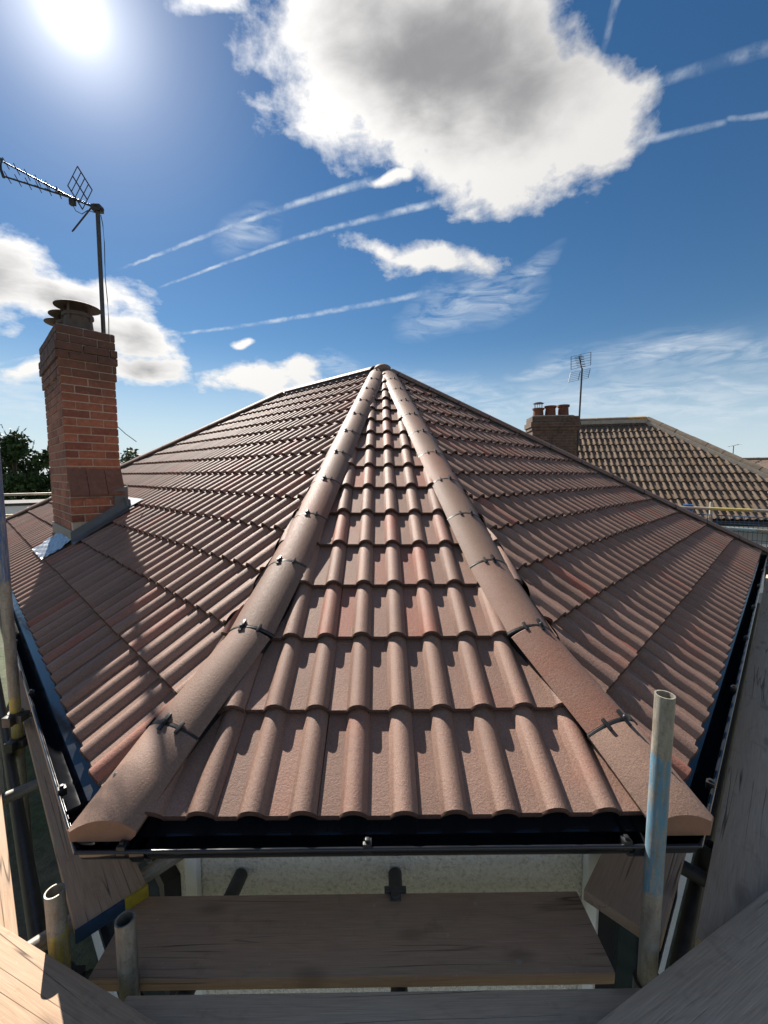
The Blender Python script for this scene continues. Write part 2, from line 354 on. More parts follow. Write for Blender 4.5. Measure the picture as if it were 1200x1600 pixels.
def brickwall_mat(name, c1, c2, mort, w=0.225, h=0.075):
    m, g, b, tc, rnd, vec = new_mat(name)
    br = g.node('ShaderNodeTexBrick'); x, y, z = g.sep(tc)
    g.put(br.inputs['Vector'], g.comb(g.m('ADD', x, y), z, 0.0))
    br.inputs['Color1'].default_value = (*c1, 1); br.inputs['Color2'].default_value = (*c2, 1); br.inputs['Mortar'].default_value = (*mort, 1)
    br.inputs['Scale'].default_value = 1.0; br.inputs['Brick Width'].default_value = w; br.inputs['Row Height'].default_value = h; br.inputs['Mortar Size'].default_value = 0.008
    n = g.noise(tc, 7, 5, 0.65)
    c = g.vm('SCALE', br.outputs[0], scale=g.rng(n, 0.3, 0.7, 0.55, 1.35))
    g.put(b.inputs['Base Color'], c); b.inputs['Roughness'].default_value = 0.9
    bump(g, b, g.m('ADD', g.m('MULTIPLY', br.outputs['Fac'], -1.0), g.m('MULTIPLY', n, 0.5)), 0.6, 0.006)
    return m
MT['brickwall'] = brickwall_mat('brick_wall', (0.26, 0.09, 0.052), (0.20, 0.068, 0.042), (0.36, 0.29, 0.24))
MT['darkbrick'] = brickwall_mat('dark_stock_brick', (0.11, 0.068, 0.045), (0.075, 0.05, 0.035), (0.12, 0.10, 0.085))
def dash_mat():
    m, g, b, tc, rnd, vec = new_mat('pebbledash')
    v = g.voro(tc, 95); n = g.noise(tc, 60, 5, 0.7); st = g.noise(tc, 3.5, 4)
    c = g.mix(g.rng(n, 0.34, 0.5), (0.60, 0.56, 0.49), (0.84, 0.80, 0.72))
    c = g.mix(g.rng(st, 0.5, 0.8, 0, 0.25), c, (0.55, 0.53, 0.46))
    g.put(b.inputs['Base Color'], c); b.inputs['Roughness'].default_value = 0.9
    bump(g, b, g.m('ADD', n, g.m('MULTIPLY', v, -0.8)), 1.0, 0.012)
    return m
MT['dash'] = dash_mat()
def leaf_mat(name, a, b_):
    m, g, b, tc, rnd, vec = new_mat(name)
    geo = g.node('ShaderNodeNewGeometry')
    c = g.mix(geo.outputs['Random Per Island'], a, b_)
    g.put(b.inputs['Base Color'], c); b.inputs['Roughness'].default_value = 0.55; b.inputs['Specular IOR Level'].default_value = 0.3
    return m
MT['leaf'] = leaf_mat('dark_leaves', (0.02, 0.04, 0.012), (0.05, 0.085, 0.025))
MT['leaf2'] = leaf_mat('olive_leaves', (0.05, 0.07, 0.02), (0.11, 0.13, 0.045))
def grass_mat():
    m, g, b, tc, rnd, vec = new_mat('grass_and_yard')
    n = g.noise(tc, 0.25, 6, 0.6); f = g.noise(tc, 8, 6, 0.7)
    c = g.mix(g.rng(n, 0.4, 0.6), (0.05, 0.075, 0.03), (0.11, 0.10, 0.075))
    c = g.vm('SCALE', c, scale=g.rng(f, 0.3, 0.7, 0.6, 1.4))
    g.put(b.inputs['Base Color'], c); b.inputs['Roughness'].default_value = 0.95
    bump(g, b, f, 0.6, 0.05); return m
MT['grass'] = grass_mat()

# ------------------------------------------------------------------ object helpers
WORLD = {}
def W(o): return WORLD.get(o.name, Matrix.Identity(4)) if o else Matrix.Identity(4)
def link(o, parent=None, world=None):
    COL.objects.link(o)
    world = world or Matrix.Identity(4)
    if parent:
        o.parent = parent; o.matrix_parent_inverse = W(parent).inverted()
    o.matrix_basis = world; WORLD[o.name] = world
    return o
def tag(o, label=None, cat=None, group=None, kind=None):
    if label: o['label'] = label
    if cat: o['category'] = cat
    if group: o['group'] = group
    if kind: o['kind'] = kind
    return o
def empty(name, loc, label, cat, group=None):
    o = bpy.data.objects.new(name, None); o.empty_display_size = 0.1
    link(o, None, Matrix.Translation(loc)); return tag(o, label, cat, group)
def finish(bm, name, mat, sharp=35):
    me = bpy.data.meshes.new(name); bmesh.ops.recalc_face_normals(bm, faces=bm.faces[:]) if bm.faces else None
    bm.to_mesh(me); bm.free()
    for mm in (mat if isinstance(mat, (list, tuple)) else [mat]): me.materials.append(mm)
    me.polygons.foreach_set('use_smooth', [True] * len(me.polygons)); me.set_sharp_from_angle(angle=R(sharp))
    return me
def obj(name, bm, mat, parent=None, world=None, sharp=35):
    me = bm if isinstance(bm, bpy.types.Mesh) else finish(bm, name, mat, sharp)
    return link(bpy.data.objects.new(name, me), parent, world)
def raw(name, verts, faces, mat, parent=None, world=None, sharp=35):
    me = bpy.data.meshes.new(name); me.from_pydata([tuple(v) for v in verts], [], faces); me.update()
    for mm in (mat if isinstance(mat, (list, tuple)) else [mat]): me.materials.append(mm)
    me.polygons.foreach_set('use_smooth', [True] * len(me.polygons)); me.set_sharp_from_angle(angle=R(sharp))
    return link(bpy.data.objects.new(name, me), parent, world)
def box(bm, lo, hi, M=None, bev=0.0):
    r = bmesh.ops.create_cube(bm, size=1.0)
    s = [hi[i] - lo[i] for i in range(3)]; c = [(hi[i] + lo[i]) / 2 for i in range(3)]
    T = Matrix.Translation(c) @ Matrix.Diagonal((*s, 1))
    if M: T = M @ T
    vs_ = r['verts']; bmesh.ops.transform(bm, matrix=T, verts=vs_)
    if bev:
        es = list({e for v in vs_ for e in v.link_edges})
        bmesh.ops.bevel(bm, geom=es, offset=bev, segments=2, affect='EDGES', profile=0.6)
    return bm
def frame(axis, up=(0, 0, 1)):
    z = Vector(axis).normalized(); u = Vector(up)
    x = u.cross(z)
    if x.length < 1e-4: x = Vector((1, 0, 0)).cross(z)
    x.normalize(); y = z.cross(x)
    return x, y, z
def tube(bm, pts, r, seg=12, cap=True, r2=None):
    rings = []
    pts = [Vector(p) for p in pts]
    for i, p in enumerate(pts):
        a = pts[min(i + 1, len(pts) - 1)] - pts[max(i - 1, 0)]
        x, y, _ = frame(a); rr = r if r2 is None else r + (r2 - r) * i / (len(pts) - 1)
        rings.append([bm.verts.new(p + (x * math.cos(t) + y * math.sin(t)) * rr) for t in [2 * math.pi * k / seg for k in range(seg)]])
    for a, b in zip(rings, rings[1:]):
        for k in range(seg): bm.faces.new((a[k], a[(k + 1) % seg], b[(k + 1) % seg], b[k]))
    if cap: bm.faces.new(rings[0][::-1]); bm.faces.new(rings[-1])
    return bm
def lathe(bm, prof, seg=24, M=None, close=True):
    rings = []
    for r, z in prof:
        rings.append([bm.verts.new((r * math.cos(2 * math.pi * k / seg), r * math.sin(2 * math.pi * k / seg), z)) for k in range(seg)])
    for a, b in zip(rings, rings[1:]):
        for k in range(seg): bm.faces.new((a[k], a[(k + 1) % seg], b[(k + 1) % seg], b[k]))
    if M: bmesh.ops.transform(bm, matrix=M, verts=[v for ring in rings for v in ring])
    return bm
def basis(o, x, y, z):
    M = Matrix.Identity(4)
    for i in range(3): M[i][0] = x[i]; M[i][1] = y[i]; M[i][2] = z[i]; M[i][3] = o[i]
    return M
V = Vector

# ------------------------------------------------------------------ ground
bm = bmesh.new(); bmesh.ops.create_grid(bm, x_segments=40, y_segments=40, size=900)
tag(obj('ground', bm, MT['grass']), kind='structure')
bm = bmesh.new(); box(bm, (-60, 15.5, 0.004), (60, 22, 0.008), Matrix.Rotation(R(0), 4, 'Z'))
tag(obj('yard', bm, MT['concrete']), kind='structure')

# ------------------------------------------------------------------ the house: plan of the roof
ZE, XA, D0, HW, RUN, RISE = 2.75, 0.049, 1.12, 0.823, 4.6516, 2.4447
APEX = V((XA, D0 + RUN, ZE + RISE)); CL = V((XA - HW, D0, ZE)); CR = V((XA + HW, D0, ZE))
FL = V((-7.1, 7.446, ZE)); FR = V((5.05, 5.298, ZE))
E1 = V((-0.70711, 0.70711, 0)); E2 = V((0.70711, 0.70711, 0))
RE = APEX + E1 * 2.375
BL = FL + E2 * 7.07
house = empty('house', (-1.0, 6.5, 0), 'nearest house with new brown tiled hip roof and red brick chimney', 'house')
GF, GS = 0.3284, 0.3152
T_STEP, THK, TW = 0.026, 0.015, 0.300
def prof(x):
    # two rolls and two pans over one 300 mm tile
    u = x % 0.15
    if u < 0.066: return 0.0
    t = (u - 0.066) / 0.084
    return 0.032 * math.sin(math.pi * min(1.0, max(0.0, t))) ** 0.66
def profile_pts(nroll=9):
    xs = [0.0015, 0.033]
    for r in range(2):
        b = 0.15 * r
        if r: xs.append(b + 0.03)
        xs += [b + 0.066 + 0.084 * k / nroll for k in range(nroll + 1)]
    xs = sorted(set(round(v, 5) for v in xs)); return xs
def tile_bm(g, L=0.40, nroll=9, lip=True):
    bm = bmesh.new(); xs = profile_pts(nroll)
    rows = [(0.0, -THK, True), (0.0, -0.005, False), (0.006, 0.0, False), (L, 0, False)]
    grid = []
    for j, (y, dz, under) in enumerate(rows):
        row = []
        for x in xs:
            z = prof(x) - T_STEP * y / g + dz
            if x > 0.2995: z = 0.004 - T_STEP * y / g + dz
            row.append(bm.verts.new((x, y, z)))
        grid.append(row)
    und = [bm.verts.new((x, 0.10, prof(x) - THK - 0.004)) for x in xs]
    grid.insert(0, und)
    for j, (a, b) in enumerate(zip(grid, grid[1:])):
        for k in range(len(xs) - 1): bm.faces.new((a[k], a[k + 1], b[k + 1], b[k])).material_index = 1 if j < 3 else 0  # underside, nose and bevel get the shade-darkened colour
    for k, sgn in ((0, 1), (-1, -1)):                     # side returns
        a, b, c, d = grid[1][k], grid[2][k], grid[3][k], grid[4][k]
        e = bm.verts.new((d.co.x, d.co.y, d.co.z - 0.012))
        bm.faces.new((a, b, c, d, e) if sgn > 0 else (e, d, c, b, a))
    return bm
def tile_mesh(name, g, mat, nroll=9):
    bm = tile_bm(g, min(0.40, g + 0.075), nroll)
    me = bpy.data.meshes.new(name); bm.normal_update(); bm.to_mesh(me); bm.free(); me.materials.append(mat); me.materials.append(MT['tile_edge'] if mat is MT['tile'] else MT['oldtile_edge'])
    me.polygons.foreach_set('use_smooth', [True] * len(me.polygons)); me.set_sharp_from_angle(angle=R(32)); return me

def lay_slope(parent, O, u, v, n, poly, gauge, mat, x_off, skip=None, nroll=9, jitter=0.0025):
    """returns list of (world matrix, mesh or None, bmesh or None) of the tiles on a slope polygon given in slope (x, y)"""
    out = []
    shared = tile_mesh('roof_tile', gauge, mat, nroll)
    xs = [p[0] for p in poly]; ys = [p[1] for p in poly]
    area = sum(poly[i][0] * poly[(i + 1) % len(poly)][1] - poly[(i + 1) % len(poly)][0] * poly[i][1] for i in range(len(poly)))
    edges = []
    for i in range(len(poly)):
        a, b = V(poly[i]), V(poly[(i + 1) % len(poly)])
        if abs(b.y - a.y) < 1e-6 and abs(a.y) < 1e-6: continue        # the eave is not cut
        d = (b - a).normalized(); inn = V((-d.y, d.x)) * (1 if area > 0 else -1)
        edges.append((a, inn))
    k = 0
    while k * gauge < max(ys) - 0.02:
        y0 = k * gauge
        c = math.floor((min(xs) - x_off) / TW)
        while x_off + c * TW < max(xs):
            x0 = x_off + c * TW; c += 1
            corners = [V((x0 + a, y0 + b)) for a in (0, TW) for b in (0, gauge)]
            if any(all((p - a).dot(inn) < 0.005 for p in corners) for a, inn in edges): continue
            if skip and skip(x0 + TW / 2, y0 + gauge / 2): continue
            cuts = [(a, inn) for a, inn in edges if any((V((x0 + p, y0 + q)) - a).dot(inn) < 0.0 for p in (0, TW) for q in (0, 0.40))]
            J = Matrix.Rotation(R(random.uniform(-0.4, 0.4)), 4, 'Z') @ Matrix.Rotation(R(random.uniform(-0.35, 0.35)), 4, 'Y')
            org = O + u * x0 + v * (y0 + (random.uniform(-0.004, 0.004) if k else random.uniform(-0.002, 0.002))) + n * random.uniform(0, jitter)
            M = basis(org, u, v, n) @ J
            if cuts:
                b = tile_bm(gauge, min(0.40, gauge + 0.075), nroll)
                for a, inn in cuts:
                    bmesh.ops.bisect_plane(b, geom=b.verts[:] + b.edges[:] + b.faces[:], plane_co=(a.x - x0, a.y - y0, 0), plane_no=(inn.x, inn.y, 0), clear_inner=True)
                if not b.faces: b.free(); continue
                out.append((M, None, b))
            else:
                out.append((M, shared, None))
        k += 1
    return out

def slope_frame(a, b, apex):
    u = (b - a).normalized(); w = apex - a; v = (w - u * w.dot(u)).normalized(); n = u.cross(v)
    return u, v, n
def to2(p, O, u, v): return ((p - O).dot(u), (p - O).dot(v))
slopes = []
CHS = V((-3.15, 4.19, 0))                                  # near corner of the chimney shaft (plan)
def chim_skip_factory(O, u, v):
    def f(x, y):
        p = O + u * x + v * y - CHS; a, b = p.dot(E1), p.dot(E2)
        return -0.02 < a < 0.98 and 0.12 < b < 0.38
    return f
# name, eave start, eave end, polygon
deck_drop = 0.075
all_tiles = []
for key, a, b, pts, gg, off, nr in (
        ('front', CL, CR, [CL, CR, APEX], GF, 0.589, 10),
        ('right', CR, FR, [CR, FR, APEX], GS, 0.10, 9),
        ('left', FL, CL, [FL, CL, APEX, RE], GS, 0.05, 9)):
    u, v, n = slope_frame(a, b, APEX)
    poly = [to2(p, a, u, v) for p in pts]
    sk = chim_skip_factory(a, u, v) if key == 'left' else None
    deck = raw('roof_slope', [p - n * deck_drop for p in pts], [tuple(range(len(pts)))], MT['underlay'], house)
    deck['label'] = {'front': 'narrow front slope between the two near hips', 'right': 'right-hand slope above the black gutter', 'left': 'long left-hand slope around the chimney'}[key]
    for t in lay_slope(deck, a, u, v, n, poly, gg, MT['tile'], off, sk, nr): all_tiles.append((deck, key, *t))
# hidden rear slopes
for pts in ([FR, BL, RE, APEX], [BL, FL, RE]):
    raw('roof_slope', [p - V((0, 0, 0.03)) for p in pts], [tuple(range(len(pts)))], MT['tile'], house)
cam_p = V((0, 0, 3.75))
all_tiles.sort(key=lambda t: (t[2].translation - cam_p).length)
rest = bmesh.new()
for i, (deck, key, M, me, b) in enumerate(all_tiles):
    if i < 300:
        if b is not None:
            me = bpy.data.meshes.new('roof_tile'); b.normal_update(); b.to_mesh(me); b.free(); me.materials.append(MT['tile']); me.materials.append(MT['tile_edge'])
            me.polygons.foreach_set('use_smooth', [True] * len(me.polygons)); me.set_sharp_from_angle(angle=R(32))
        link(bpy.data.objects.new('roof_tile', me), deck, M)
    else:
        if b is None: b = bmesh.new(); b.from_mesh(me)
        tmp = bpy.data.meshes.new('t'); b.to_mesh(tmp); b.free(); tmp.transform(M); rest.from_mesh(tmp); bpy.data.meshes.remove(tmp)
rest.normal_update()
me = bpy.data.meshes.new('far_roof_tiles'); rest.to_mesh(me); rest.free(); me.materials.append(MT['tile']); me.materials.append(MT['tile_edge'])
me.polygons.foreach_set('use_smooth', [True] * len(me.polygons)); me.set_sharp_from_angle(angle=R(32))
tag(link(bpy.data.objects.new('far_roof_tiles', me), house), kind='stuff')
print('house tiles', len(all_tiles))

# ------------------------------------------------------------------ hips and ridge
def plane_z(p0, n, x, y): return p0.z - (n.x * (x - p0.x) + n.y * (y - p0.y)) / n.z
NF = slope_frame(CL, CR, APEX)[2]; NRt = slope_frame(CR, FR, APEX)[2]; NLt = slope_frame(FL, CL, APEX)[2]
def roof_z(x, y):
    return min(plane_z(CL, NF, x, y), plane_z(CR, NRt, x, y), plane_z(CL, NLt, x, y))
def arc_cap(bm, M, L, r=0.145, thk=0.016, ang=56, seg=14, y0=0.0, taper=0.0):
    """half-round cap, axis +Y, crown +Z"""
    rows = []
    prof_ = [(y0, r - thk), (y0, r - 0.004), (y0 + 0.004, r), (L - 0.004, r - taper), (L, r - 0.004 - taper), (L, r - thk - taper), (y0, r - thk)]
    for y, rr in prof_:
        rows.append([bm.verts.new(M @ V((rr * math.sin(a), y, rr * math.cos(a)))) for a in [R(-ang + 2 * ang * k / seg) for k in range(seg + 1)]])
    for a, b in zip(rows, rows[1:]):
        for k in range(seg): bm.faces.new((a[k], a[k + 1], b[k + 1], b[k]))
    for k in (0, seg):
        try: bm.faces.new([rows[j][k] for j in range(6)])
        except ValueError: pass
    return bm
def axis_frame(p, q, up=V((0, 0, 1))):
    y = (q - p).normalized(); x = y.cross(up).normalized(); z = x.cross(y)
    return basis(p, x, y, z)
def walk(pts, s):
    for a, b in zip(pts, pts[1:]):
        L = (b - a).length
        if s <= L: return a + (b - a) * (s / L)
        s -= L
    return pts[-1] + (pts[-1] - pts[-2]).normalized() * s
def plen(pts): return sum((b - a).length for a, b in zip(pts, pts[1:]))
def clip_set(hip, M, ang, r=0.145, small=False):
    """screwed clamp plate bridging two caps at angle ang from the crown"""
    S = M @ Matrix.Rotation(R(ang), 4, 'Y') @ Matrix.Translation((0, 0, r))
    b = bmesh.new(); w, l = (0.013, 0.040) if small else (0.015, 0.056)
    box(b, (-w / 2, -l / 2, 0.001), (w / 2, l / 2, 0.008), S, 0.0015)
    if not small:
        lathe(b, [(0.0, 0.016), (0.007, 0.016), (0.0085, 0.013), (0.009, 0.008)], 10, S)
        box(b, (-0.0075, -0.010, 0.006), (0.0075, 0.030, 0.011), S, 0.001)
    obj('clip', b, MT['clip'], hip)
def seal(hip, M, r=0.145, w=0.014, ang=57):
    b = bmesh.new(); arc_cap(b, M, w / 2, r + 0.0015, 0.02, ang, 14, -w / 2); obj('seal', b, MT['clip'], hip)
def build_hip(label, pts, first, step, clips, sideang, r=0.145, n_end=None, clip_to=99, tilt=0.0, crown=0.068):
    SH = Matrix.Rotation(R(tilt), 4, 'Y') @ Matrix.Translation((0, 0, crown - r))
    r_from = 0.2 if clips else 0.0
    hip = raw('hip', [], [], MT['cap'], house); hip['label'] = label
    total = plen(pts); s = first; k = 0
    rb = bmesh.new(); rr_ = []
    for q_ in range(len(pts) * 6 - 5):
        s_ = r_from + (total - r_from) * q_ / (len(pts) * 6 - 6) * 0.999; p_ = walk(pts, s_); t_ = walk(pts, min(total, s_ + 0.05))
        F_ = axis_frame(p_, t_ if (t_ - p_).length > 1e-4 else p_ + (pts[-1] - pts[-2])) @ Matrix.Rotation(R(tilt), 4, 'Y')
        rr_.append([rb.verts.new(F_ @ V(c_)) for c_ in ((-0.094, 0, -0.12), (-0.092, 0, crown - 0.075), (-0.05, 0, crown - 0.04), (0.05, 0, crown - 0.04), (0.092, 0, crown - 0.075), (0.094, 0, -0.12))])
    for a_, b_ in zip(rr_, rr_[1:]):
        for k_ in range(5): rb.faces.new((a_[k_], a_[k_ + 1], b_[k_ + 1], b_[k_]))
    obj('hip_roll', rb, MT['clip'], hip)
    while s < total - 0.05:
        e = min(s + step, total)
        p, q = walk(pts, s), walk(pts, e)
        d = (q - p).normalized()
        M = axis_frame(p + d * 0.003, q); L = (q - p).length - 0.006
        M = M @ SH @ Matrix.Rotation(R(random.uniform(-1.2, 1.2)), 4, 'Y')
        b = bmesh.new(); arc_cap(b, Matrix.Identity(4), L, r)
        obj('hip_tile', b, MT['cap'], hip, M)
        if k > 0 or clips:
            Ms = axis_frame(p, q) @ SH
            seal(hip, Ms, r)
            if clips and k < clip_to:
                clip_set(hip, Ms, random.uniform(-6, 6), r)
                clip_set(hip, Ms, sideang + random.uniform(-4, 4), r, True)
                if k == 0: clip_set(hip, Ms, -sideang * 1.3, r, True)
        s = e; k += 1
    return hip
def on_roof(x, y, up=0.0): return V((x, y, roof_z(x, y) + up))
SEAT = -0.012                                              # cap axis relative to the tile envelope
def near_hip(sg, label):
    way = [(0.850, 1.10), (0.735, 1.42), (0.575, 1.80), (0.455, 2.70), (0.275, 4.1), (0.075, 5.70)]
    pts = [on_roof(XA + sg * h, y, SEAT) for h, y in way]
    first = 0.30
    hip = build_hip(label, pts, first, 0.445, True, 25 * (1 if sg < 0 else -1), tilt=9 * sg)
    # starter: solid cap mitred to the two gutters
    p, q = walk(pts, 0.0), walk(pts, first)
    d = (q - p).normalized(); a = p - d * 0.45
    M = axis_frame(a, q); L = (q - a).length - 0.003
    SH = Matrix.Rotation(R(9 * sg), 4, 'Y') @ Matrix.Translation((0, 0, 0.070 - 0.147)); M = M @ SH
    b = bmesh.new(); ang = 56; r = 0.147; sec = [(r * math.sin(t), r * math.cos(t)) for t in [R(-ang + 2 * ang * k / 20) for k in range(21)]]
    sec += [(0.117, r * math.cos(R(ang)) - 0.010), (0.06, 0.046), (-0.06, 0.046), (-0.117, r * math.cos(R(ang)) - 0.010)]
    seg = len(sec) - 1
    ends = []
    for y in (0.0, L - 0.006, L):
        kk = 0.97 if y == L else 1.0
        ends.append([b.verts.new((px, y, pz * kk)) for px, pz in sec])
    for r0, r1 in zip(ends, ends[1:]):
        for k in range(seg): b.faces.new((r0[k], r0[k + 1], r1[k + 1], r1[k]))
        b.faces.new((r0[seg], r0[0], r1[0], r1[seg]))
    b.faces.new(ends[0][::-1]); b.faces.new(ends[-1])
    bmesh.ops.transform(b, matrix=M, verts=b.verts[:])
    m_side = V((sg * 0.70711, -0.70711, 0)); c = CR if sg > 0 else CL
    for co, no in ((c + V((0, -0.046, 0)), V((0, -1, 0))), (c + m_side * (0.085 if sg > 0 else 0.10), m_side), (V((0, 0, 2.724)), V((0, 0, -1)))):
        res = bmesh.ops.bisect_plane(b, geom=b.verts[:] + b.edges[:] + b.faces[:], plane_co=co, plane_no=no, clear_outer=True)
        ed = [e for e in res['geom_cut'] if isinstance(e, bmesh.types.BMEdge)]
        f = bmesh.ops.edgenet_fill(b, edges=ed)
        for ff in f['faces']: ff.material_index = 1
    bmesh.ops.transform(b, matrix=M.inverted(), verts=b.verts[:])
    obj('hip_tile', b, [MT['cap'], MT['clay']], hip, M, 40)
    bmm = bmesh.new()
    S = axis_frame(p + d * 0.13, q) @ SH @ Matrix.Rotation(R(-16 if sg < 0 else 12), 4, 'Y') @ Matrix.Translation((0, 0, 0.146))
    lathe(bmm, [(0.0, 0.006), (0.004, 0.006), (0.0045, 0.003), (0.0075, 0.002), (0.0075, 0.0)], 12, S)
    obj('screw', bmm, MT['steel'], hip)
    return hip
near_hip(-1, 'near left hip of half-round tiles'); near_hip(1, 'near right hip of half-round tiles')
fr_end = FR + (FR - APEX).normalized() * 0.05
build_hip('far right hip against the sky', [fr_end + V((0, 0, 0.0)), APEX + (FR - APEX).normalized() * 0.12], 0.0, 0.45, False, 0)
build_hip('far left hip against the sky', [FL + V((0, 0, 0.0)), RE + V((-0.05, 0, -0.01))], 0.0, 0.45, False, 0)
build_hip('top ridge', [RE, APEX + E1 * 0.10], 0.0, 0.45, False, 0)
bm = bmesh.new()                                           # mortared apex where the caps meet
bmesh.ops.create_uvsphere(bm, u_segments=20, v_segments=10, radius=1.0)
bmesh.ops.transform(bm, matrix=Matrix.Translation(APEX + V((0, 0.0, 0.0))) @ Matrix.Diagonal((0.12, 0.12, 0.072, 1)), verts=bm.verts[:])
obj('apex_cap', bm, MT['cap'], house)

# ------------------------------------------------------------------ walls, fascia, gutters
def offset_line(p, d, n, o): return p + n * o, d
def isect(p, d, q, e):
    den = d.x * e.y - d.y * e.x; t = ((q.x - p.x) * e.y - (q.y - p.y) * e.x) / den
    return V((p.x + d.x * t, p.y + d.y * t, 0))
ring = [FL, CL, CR, FR, BL]
def ring_offset(o, extra=0.0):
    """plan ring moved outward by o"""
    L = []
    for i in range(5):
        a, b = ring[i], ring[(i + 1) % 5]; d = (b - a).normalized(); n = V((d.y, -d.x, 0)); L.append((a + n * (o + (extra if i == 0 else 0.0)), d))
    return [isect(*L[i - 1], *L[i]) for i in range(5)]
wall_r = ring_offset(-0.25); fas_o = ring_offset(-0.045); fas_i = ring_offset(-0.065)
def at(p, z): return V((p.x, p.y, z))
for i in range(5):
    a, b = wall_r[i], wall_r[(i + 1) % 5]
    d = (b - a).normalized(); nn = V((-d.y, d.x, 0))
    nx = max(2, int((b - a).length / 0.5))
    a2, b2 = at(a + nn * 0.25 + d * 0.1, 0), at(b + nn * 0.25 - d * 0.1, 0)
    vs_ = [at(a, 0), at(b, 0), at(b, 2.62), at(a, 2.62), at(a2, 0), at(b2, 0), at(b2, 2.62), at(a2, 2.62)]
    raw('wall', vs_, [(0, 1, 2, 3), (5, 4, 7, 6), (0, 3, 7, 4), (1, 5, 6, 2), (3, 2, 6, 7)], MT['dash'], house)
def window(parent, c, d, w, h, mat_frame=None):
    m = V((d.y, -d.x, 0)); M = basis(c + m * 0.02, d, V((0, 0, 1)), m)
    b = bmesh.new()
    for x0, x1, y0, y1 in ((-w / 2, w / 2, 0, 0.06), (-w / 2, w / 2, h - 0.06, h), (-w / 2, -w / 2 + 0.06, 0.06, h - 0.06), (w / 2 - 0.06, w / 2, 0.06, h - 0.06), (-0.03, 0.03, 0.06, h - 0.06)):
        box(b, (x0, y0, -0.02), (x1, y1, 0.04), M)
    f = obj('window', b, mat_frame or MT['white'], parent)
    b = bmesh.new(); box(b, (-w / 2 + 0.05, 0.05, -0.01), (w / 2 - 0.05, h - 0.05, 0.005), M); obj('pane', b, MT['glass'], f)
    return f
for i, t_ in ((0, None), (2, None)):
    a, b = wall_r[i], wall_r[i + 1]; d = (b - a).normalized()
    c = (b - d * 1.0) if i == 0 else (a + d * 1.0)
    window(house, at(c, 0.75), d, 1.7, 1.45, MT['fascia'])
for i in (1, 2):                                           # white corner beads
    p = wall_r[i]; b = bmesh.new(); out = (p - V((XA, 4, 0))).normalized()
    ang = R(-67.5 if i == 1 else 67.5)
    box(b, (-0.028, -0.012, 0.0), (0.028, 0.010, 2.615), Matrix.Translation(p + out * 0.006) @ Matrix.Rotation(R(-22.5 if i == 1 else 22.5), 4, 'Z'), 0.003)
    obj('corner_bead', b, MT['white'], house)
for i in range(4):
    a, b, c, d_ = fas_o[i], fas_o[(i + 1) % 5], fas_i[(i + 1) % 5], fas_i[i]
    z0, z1 = 2.61, 2.71
    raw('fascia', [at(a, z0), at(b, z0), at(c, z0), at(d_, z0), at(a, z1), at(b, z1), at(c, z1), at(d_, z1)],
        [(0, 1, 5, 4), (1, 2, 6, 5), (2, 3, 7, 6), (3, 0, 4, 7), (4, 5, 6, 7), (3, 2, 1, 0)], MT['fascia'], house)
    w1, w2 = wall_r[i], wall_r[(i + 1) % 5]
    raw('soffit', [at(a, 2.618), at(b, 2.618), at(w2, 2.618), at(w1, 2.618)], [(0, 1, 2, 3)], MT['white'], house)
